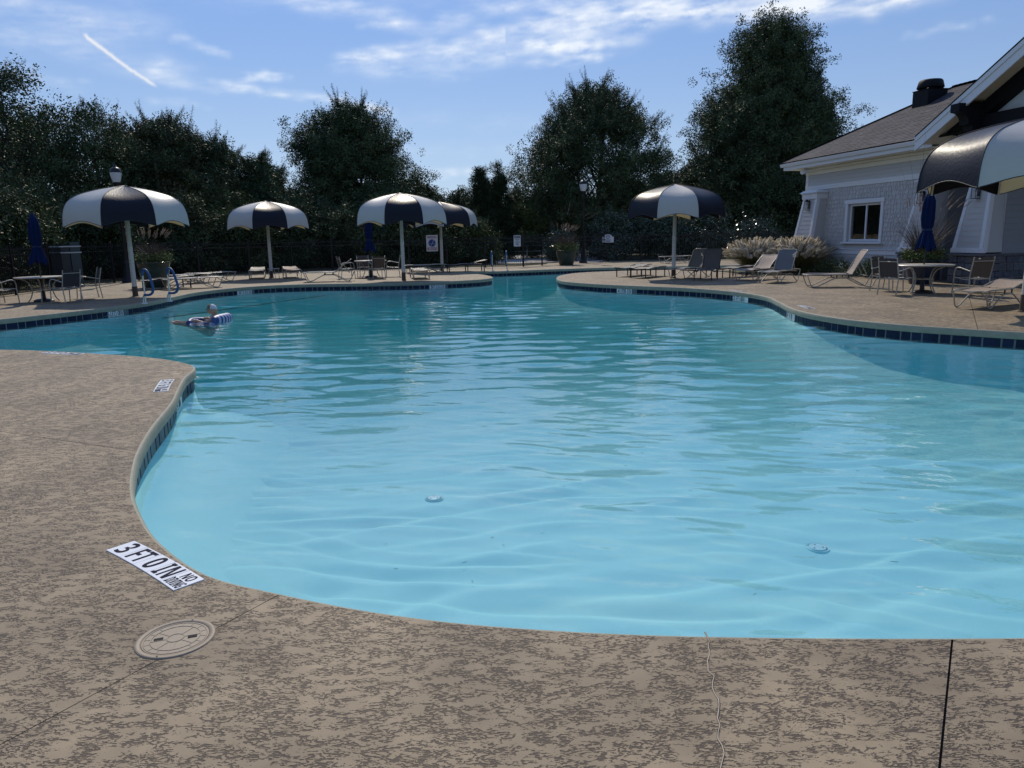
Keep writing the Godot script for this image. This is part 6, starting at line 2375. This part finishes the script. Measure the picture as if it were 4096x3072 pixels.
func swimmer() -> void:
	M.skin = mat(Color(0.36, 0.20, 0.135), 0.5)
	M.skin.subsurf_scatter_enabled = true
	M.skin.subsurf_scatter_strength = 0.1
	M.hair = mat(Color(0.36, 0.25, 0.13), 0.6)
	M.swimsuit = mat(Color(0.02, 0.02, 0.035), 0.6)
	M.cap_olive = mat(Color(0.085, 0.085, 0.055), 0.85)
	M.cap_mesh = mat(Color(0.42, 0.44, 0.45), 0.85)
	M.float_blue = mat(Color(0.010, 0.030, 0.16), 0.45)
	M.float_white = mat(Color(0.30, 0.36, 0.50), 0.45)
	M.shades = mat(Color(0.008, 0.008, 0.010), 0.15)
	# she lies back in the float, facing -x; y = 0 is the water
	var t := thing("person", "person in a grey cap lying back in a blue float, facing left", "person", P(-7.12, 17.7, WATER), -0.12)
	var bones := [
		[Vector3(-0.06, -0.24, 0), Vector3(0.07, -0.10, 0), 0.135, 0.115], [Vector3(0.07, -0.10, 0), Vector3(0.13, 0.03, 0), 0.115, 0.12], [Vector3(0.13, 0.05, -0.12), Vector3(0.13, 0.05, 0.12), 0.068, 0.068],
		[Vector3(0.12, 0.08, 0), Vector3(0.085, 0.19, 0), 0.058, 0.05]]
	for s in [-1.0, 1.0]:
		bones.append_array([
			[Vector3(0.13, 0.055, s * 0.15), Vector3(0.02, -0.04, s * 0.265), 0.055, 0.04], [Vector3(0.02, -0.04, s * 0.265), Vector3(-0.19, 0.03, s * 0.27), 0.041, 0.026], [Vector3(-0.19, 0.03, s * 0.27), Vector3(-0.26, 0.035, s * 0.26), 0.026, 0.022],
			[Vector3(-0.07, -0.26, s * 0.09), Vector3(-0.48, -0.075, s * 0.12), 0.085, 0.058], [Vector3(-0.48, -0.075, s * 0.12), Vector3(-0.88, -0.045, s * 0.09), 0.058, 0.034], [Vector3(-0.88, -0.035, s * 0.09), Vector3(-0.95, -0.012, s * 0.09), 0.033, 0.024]])
		for q in 4:
			bones.append([Vector3(-0.26, 0.035, s * (0.245 + q * 0.014)), Vector3(-0.315 - [0.0, 0.012, 0.014, 0.006][q], 0.020, s * (0.238 + q * 0.017)), 0.0095, 0.007])
		bones.append([Vector3(-0.215, 0.045, s * 0.245), Vector3(-0.255, 0.05, s * 0.215), 0.011, 0.008])
	part("body", body_mesh(bones, Vector3(-1.0, -0.42, -0.36), Vector3(0.30, 0.26, 0.36), 0.0135, 0.04), M.skin, t)
	var head := [
		[Vector3(0.075, 0.285, 0), Vector3(0.055, 0.295, 0), 0.088, 0.084], [Vector3(0.045, 0.235, 0), Vector3(0.0, 0.195, 0), 0.060, 0.034], [Vector3(-0.012, 0.225, 0), Vector3(-0.02, 0.24, 0), 0.032, 0.030],
		[Vector3(-0.038, 0.275, 0), Vector3(-0.054, 0.243, 0), 0.011, 0.013], [Vector3(-0.040, 0.218, -0.012), Vector3(-0.040, 0.218, 0.012), 0.010, 0.010], [Vector3(-0.037, 0.207, -0.010), Vector3(-0.037, 0.207, 0.010), 0.009, 0.009],
		[Vector3(-0.022, 0.262, -0.035), Vector3(-0.022, 0.262, 0.035), 0.024, 0.024], [Vector3(0.08, 0.19, 0), Vector3(0.06, 0.24, 0), 0.050, 0.052]]
	for s in [-1.0, 1.0]:
		head.append([Vector3(0.065, 0.275, s * 0.086), Vector3(0.07, 0.245, s * 0.082), 0.013, 0.009])
	part("head", body_mesh(head, Vector3(-0.09, 0.12, -0.12), Vector3(0.19, 0.40, 0.12), 0.0065, 0.022), M.skin, t)
	part("hair", body_mesh([[Vector3(0.105, 0.255, 0), Vector3(0.125, 0.23, 0), 0.062, 0.055], [Vector3(0.14, 0.23, 0), Vector3(0.165, 0.175, 0.0), 0.045, 0.022], [Vector3(0.09, 0.27, -0.06), Vector3(0.10, 0.22, -0.055), 0.03, 0.022], [Vector3(0.09, 0.27, 0.06), Vector3(0.10, 0.22, 0.055), 0.03, 0.022]], Vector3(0.0, 0.12, -0.12), Vector3(0.24, 0.40, 0.12), 0.008, 0.03), M.hair, t)
	part("swimsuit", body_mesh([[Vector3(-0.06, -0.24, 0), Vector3(0.07, -0.10, 0), 0.139, 0.120], [Vector3(0.07, -0.10, 0), Vector3(0.11, -0.005, 0), 0.12, 0.118], [Vector3(0.115, 0.04, 0.08), Vector3(0.07, 0.04, 0.07), 0.058, 0.04], [Vector3(0.115, 0.04, -0.08), Vector3(0.07, 0.04, -0.07), 0.058, 0.04]], Vector3(-0.24, -0.42, -0.2), Vector3(0.28, 0.16, 0.2), 0.0125, 0.04), M.swimsuit, t)
	var g := Geo.new()
	for s in [-1.0, 1.0]:
		g.box(Vector3(-0.045, 0.267, s * 0.033), Vector3(0.010, 0.030, 0.048), Basis(Vector3.UP, s * 0.3), 0.004)
		g.box(Vector3(0.015, 0.272, s * 0.084), Vector3(0.10, 0.007, 0.006), Basis(Vector3.UP, s * 0.12))
	part("sunglasses", g, M.shades, t)
	# cap: front dome, mesh back, brim
	var cap := Node3D.new()
	cap.name = "cap"
	t.add_child(cap, true)
	for half in [0, 1]:
		g = Geo.new()
		var at := g.v.size()
		var nu := 14
		var nv := 8
		for i in nu + 1:
			for j in nv + 1:
				var a := lerpf(PI * 0.5, PI * 1.5, float(i) / nu) + (0.0 if half == 0 else PI)
				var b := float(j) / nv * PI * 0.5
				var d := Vector3(cos(a) * cos(b) * 0.116, sin(b) * 0.106, sin(a) * cos(b) * 0.104)
				g.vert(Vector3(0.068, 0.292, 0) + d + Vector3(0, -0.02 * cos(a) * -1.0 * cos(b) * -1.0, 0), (d / Vector3(0.108, 0.098, 0.096)).normalized())
		for i in nu:
			for j in nv:
				var q := at + i * (nv + 1) + j
				g.face(q, q + 1, q + nv + 1)
				g.face(q + 1, q + nv + 2, q + nv + 1)
		part("cap_front" if half == 0 else "cap_mesh_back", g, M.cap_olive if half == 0 else M.cap_mesh, cap)
	g = Geo.new()
	var brim := PackedVector2Array()
	for i in 11:
		var a := lerpf(-1.15, 1.15, i / 10.0)
		brim.append(Vector2(cos(a) * 0.115 + 0.06, sin(a) * 0.088))
	brim.append_array([Vector2(0.07, 0.085), Vector2(0.09, 0.0), Vector2(0.07, -0.085)])
	g.plate(brim, Vector3(0.055, 0.305, 0), Vector3(-1, -0.18, 0).normalized(), Vector3(0, 0, 1), 0.006)
	part("brim", g, M.cap_olive, cap)
	# the float: striped roll behind the back, two side tubes and a front bar
	var fl := thing("pool_float", "blue and white striped ring float around the person", "float", P(-7.12, 17.7, WATER), -0.12)
	for k in 13:
		var a := lerpf(-0.36, 0.36, k / 13.0)
		var b := lerpf(-0.36, 0.36, (k + 1) / 13.0)
		var r0 := 0.125 * sqrt(1.0 - pow(a / 0.42, 4.0))
		var r1 := 0.125 * sqrt(1.0 - pow(b / 0.42, 4.0))
		g = Geo.new()
		g.tube([Vector3(0.33 - a * a * 0.4, 0.045, a), Vector3(0.33 - b * b * 0.4, 0.045, b)], [r0, r1], 16, k == 0 or k == 12)
		part("back_roll_stripe", g, M.float_blue if k % 2 == 0 else M.float_white, fl)
	for s in [-1.0, 1.0]:
		for k in 5:
			g = Geo.new()
			var p := []
			for q in 4:
				p.append(Vector3(lerpf(0.28, -0.32, (k + q / 3.0) / 5.0), -0.06, s * (0.315 + 0.03 * sin((k + q / 3.0) / 5.0 * PI))))
			g.tube(p, 0.056, 12, k == 0 or k == 4)
			part("side_tube_stripe", g, M.float_white if k % 2 == 0 else M.float_blue, fl)
	g = Geo.new()
	g.tube(round_path([Vector3(-0.36, -0.02, -0.33), Vector3(-0.43, 0.0, -0.2), Vector3(-0.44, 0.015, 0.1), Vector3(-0.36, -0.02, 0.33)], 0.1), 0.068, 12)
	part("front_bar", g, M.float_blue, fl)


func details() -> void:
	M.lid = mat(Color(1, 1, 1), 0.6)
	M.lid.albedo_texture = grain(0.05, 201, Color(0.21, 0.165, 0.11), Color(0.28, 0.22, 0.15))
	tri_planar(M.lid, 5.0, false)
	M.fitting = mat(Color(0.46, 0.74, 0.78), 0.4)
	M.fitting_ring = mat(Color(0.30, 0.60, 0.60), 0.5)
	M.asphalt_pale = mat(Color(0.34, 0.32, 0.30), 0.9)
	M.panel = mat(Color(0.020, 0.024, 0.026), 0.5)
	M.panel_b = mat(Color(0.040, 0.055, 0.055), 0.6)
	deck_marker("white deck tiles reading 3 FT 0 IN NO DIVING, near the skimmer lid", Vector2(-2.155, 3.855), Vector2(-1.565, 3.355), ["3", "FT", "0", "IN", "NO DIVING"], 0.02)
	deck_marker("white deck tiles reading 3 FT 6 IN at the tip of the left deck", Vector2(-4.16, 8.86), Vector2(-3.93, 8.18), ["3", "FT", "6", "IN", "NO DIVING"], -0.02)
	deck_marker("white deck tiles along the far edge of the near left deck", Vector2(-7.2, 11.45), Vector2(-6.5, 11.17), ["5", "FT", "0", "IN", "NO DIVING"], 0.0)
	deck_marker("white deck tiles beside the waterline marker below the raised chaises", Vector2(6.45, 16.6), Vector2(6.40, 15.85), ["3", "FT", "0", "IN", "NO DIVING"], 0.0)
	deck_marker("white deck tiles where the right deck bends in, below the dark chaises", Vector2(6.35, 21.6), Vector2(6.60, 20.9), ["3", "FT", "6", "IN", "NO DIVING"], 0.0)
	skimmer_lid()
	floor_fitting("rounded pale inlet cover in the pool floor, left of centre", -0.78, 6.92, 0.07)
	floor_fitting("round pale inlet cover in the pool floor on the right", 2.40, 5.56, 0.075)
	signs()
	beyond_the_gate()
	swimmer()


func things() -> void:
	more_materials()
	woods()
	fences_and_lamps()
	umbrellas()
	furniture()
	pool_house()
	details()
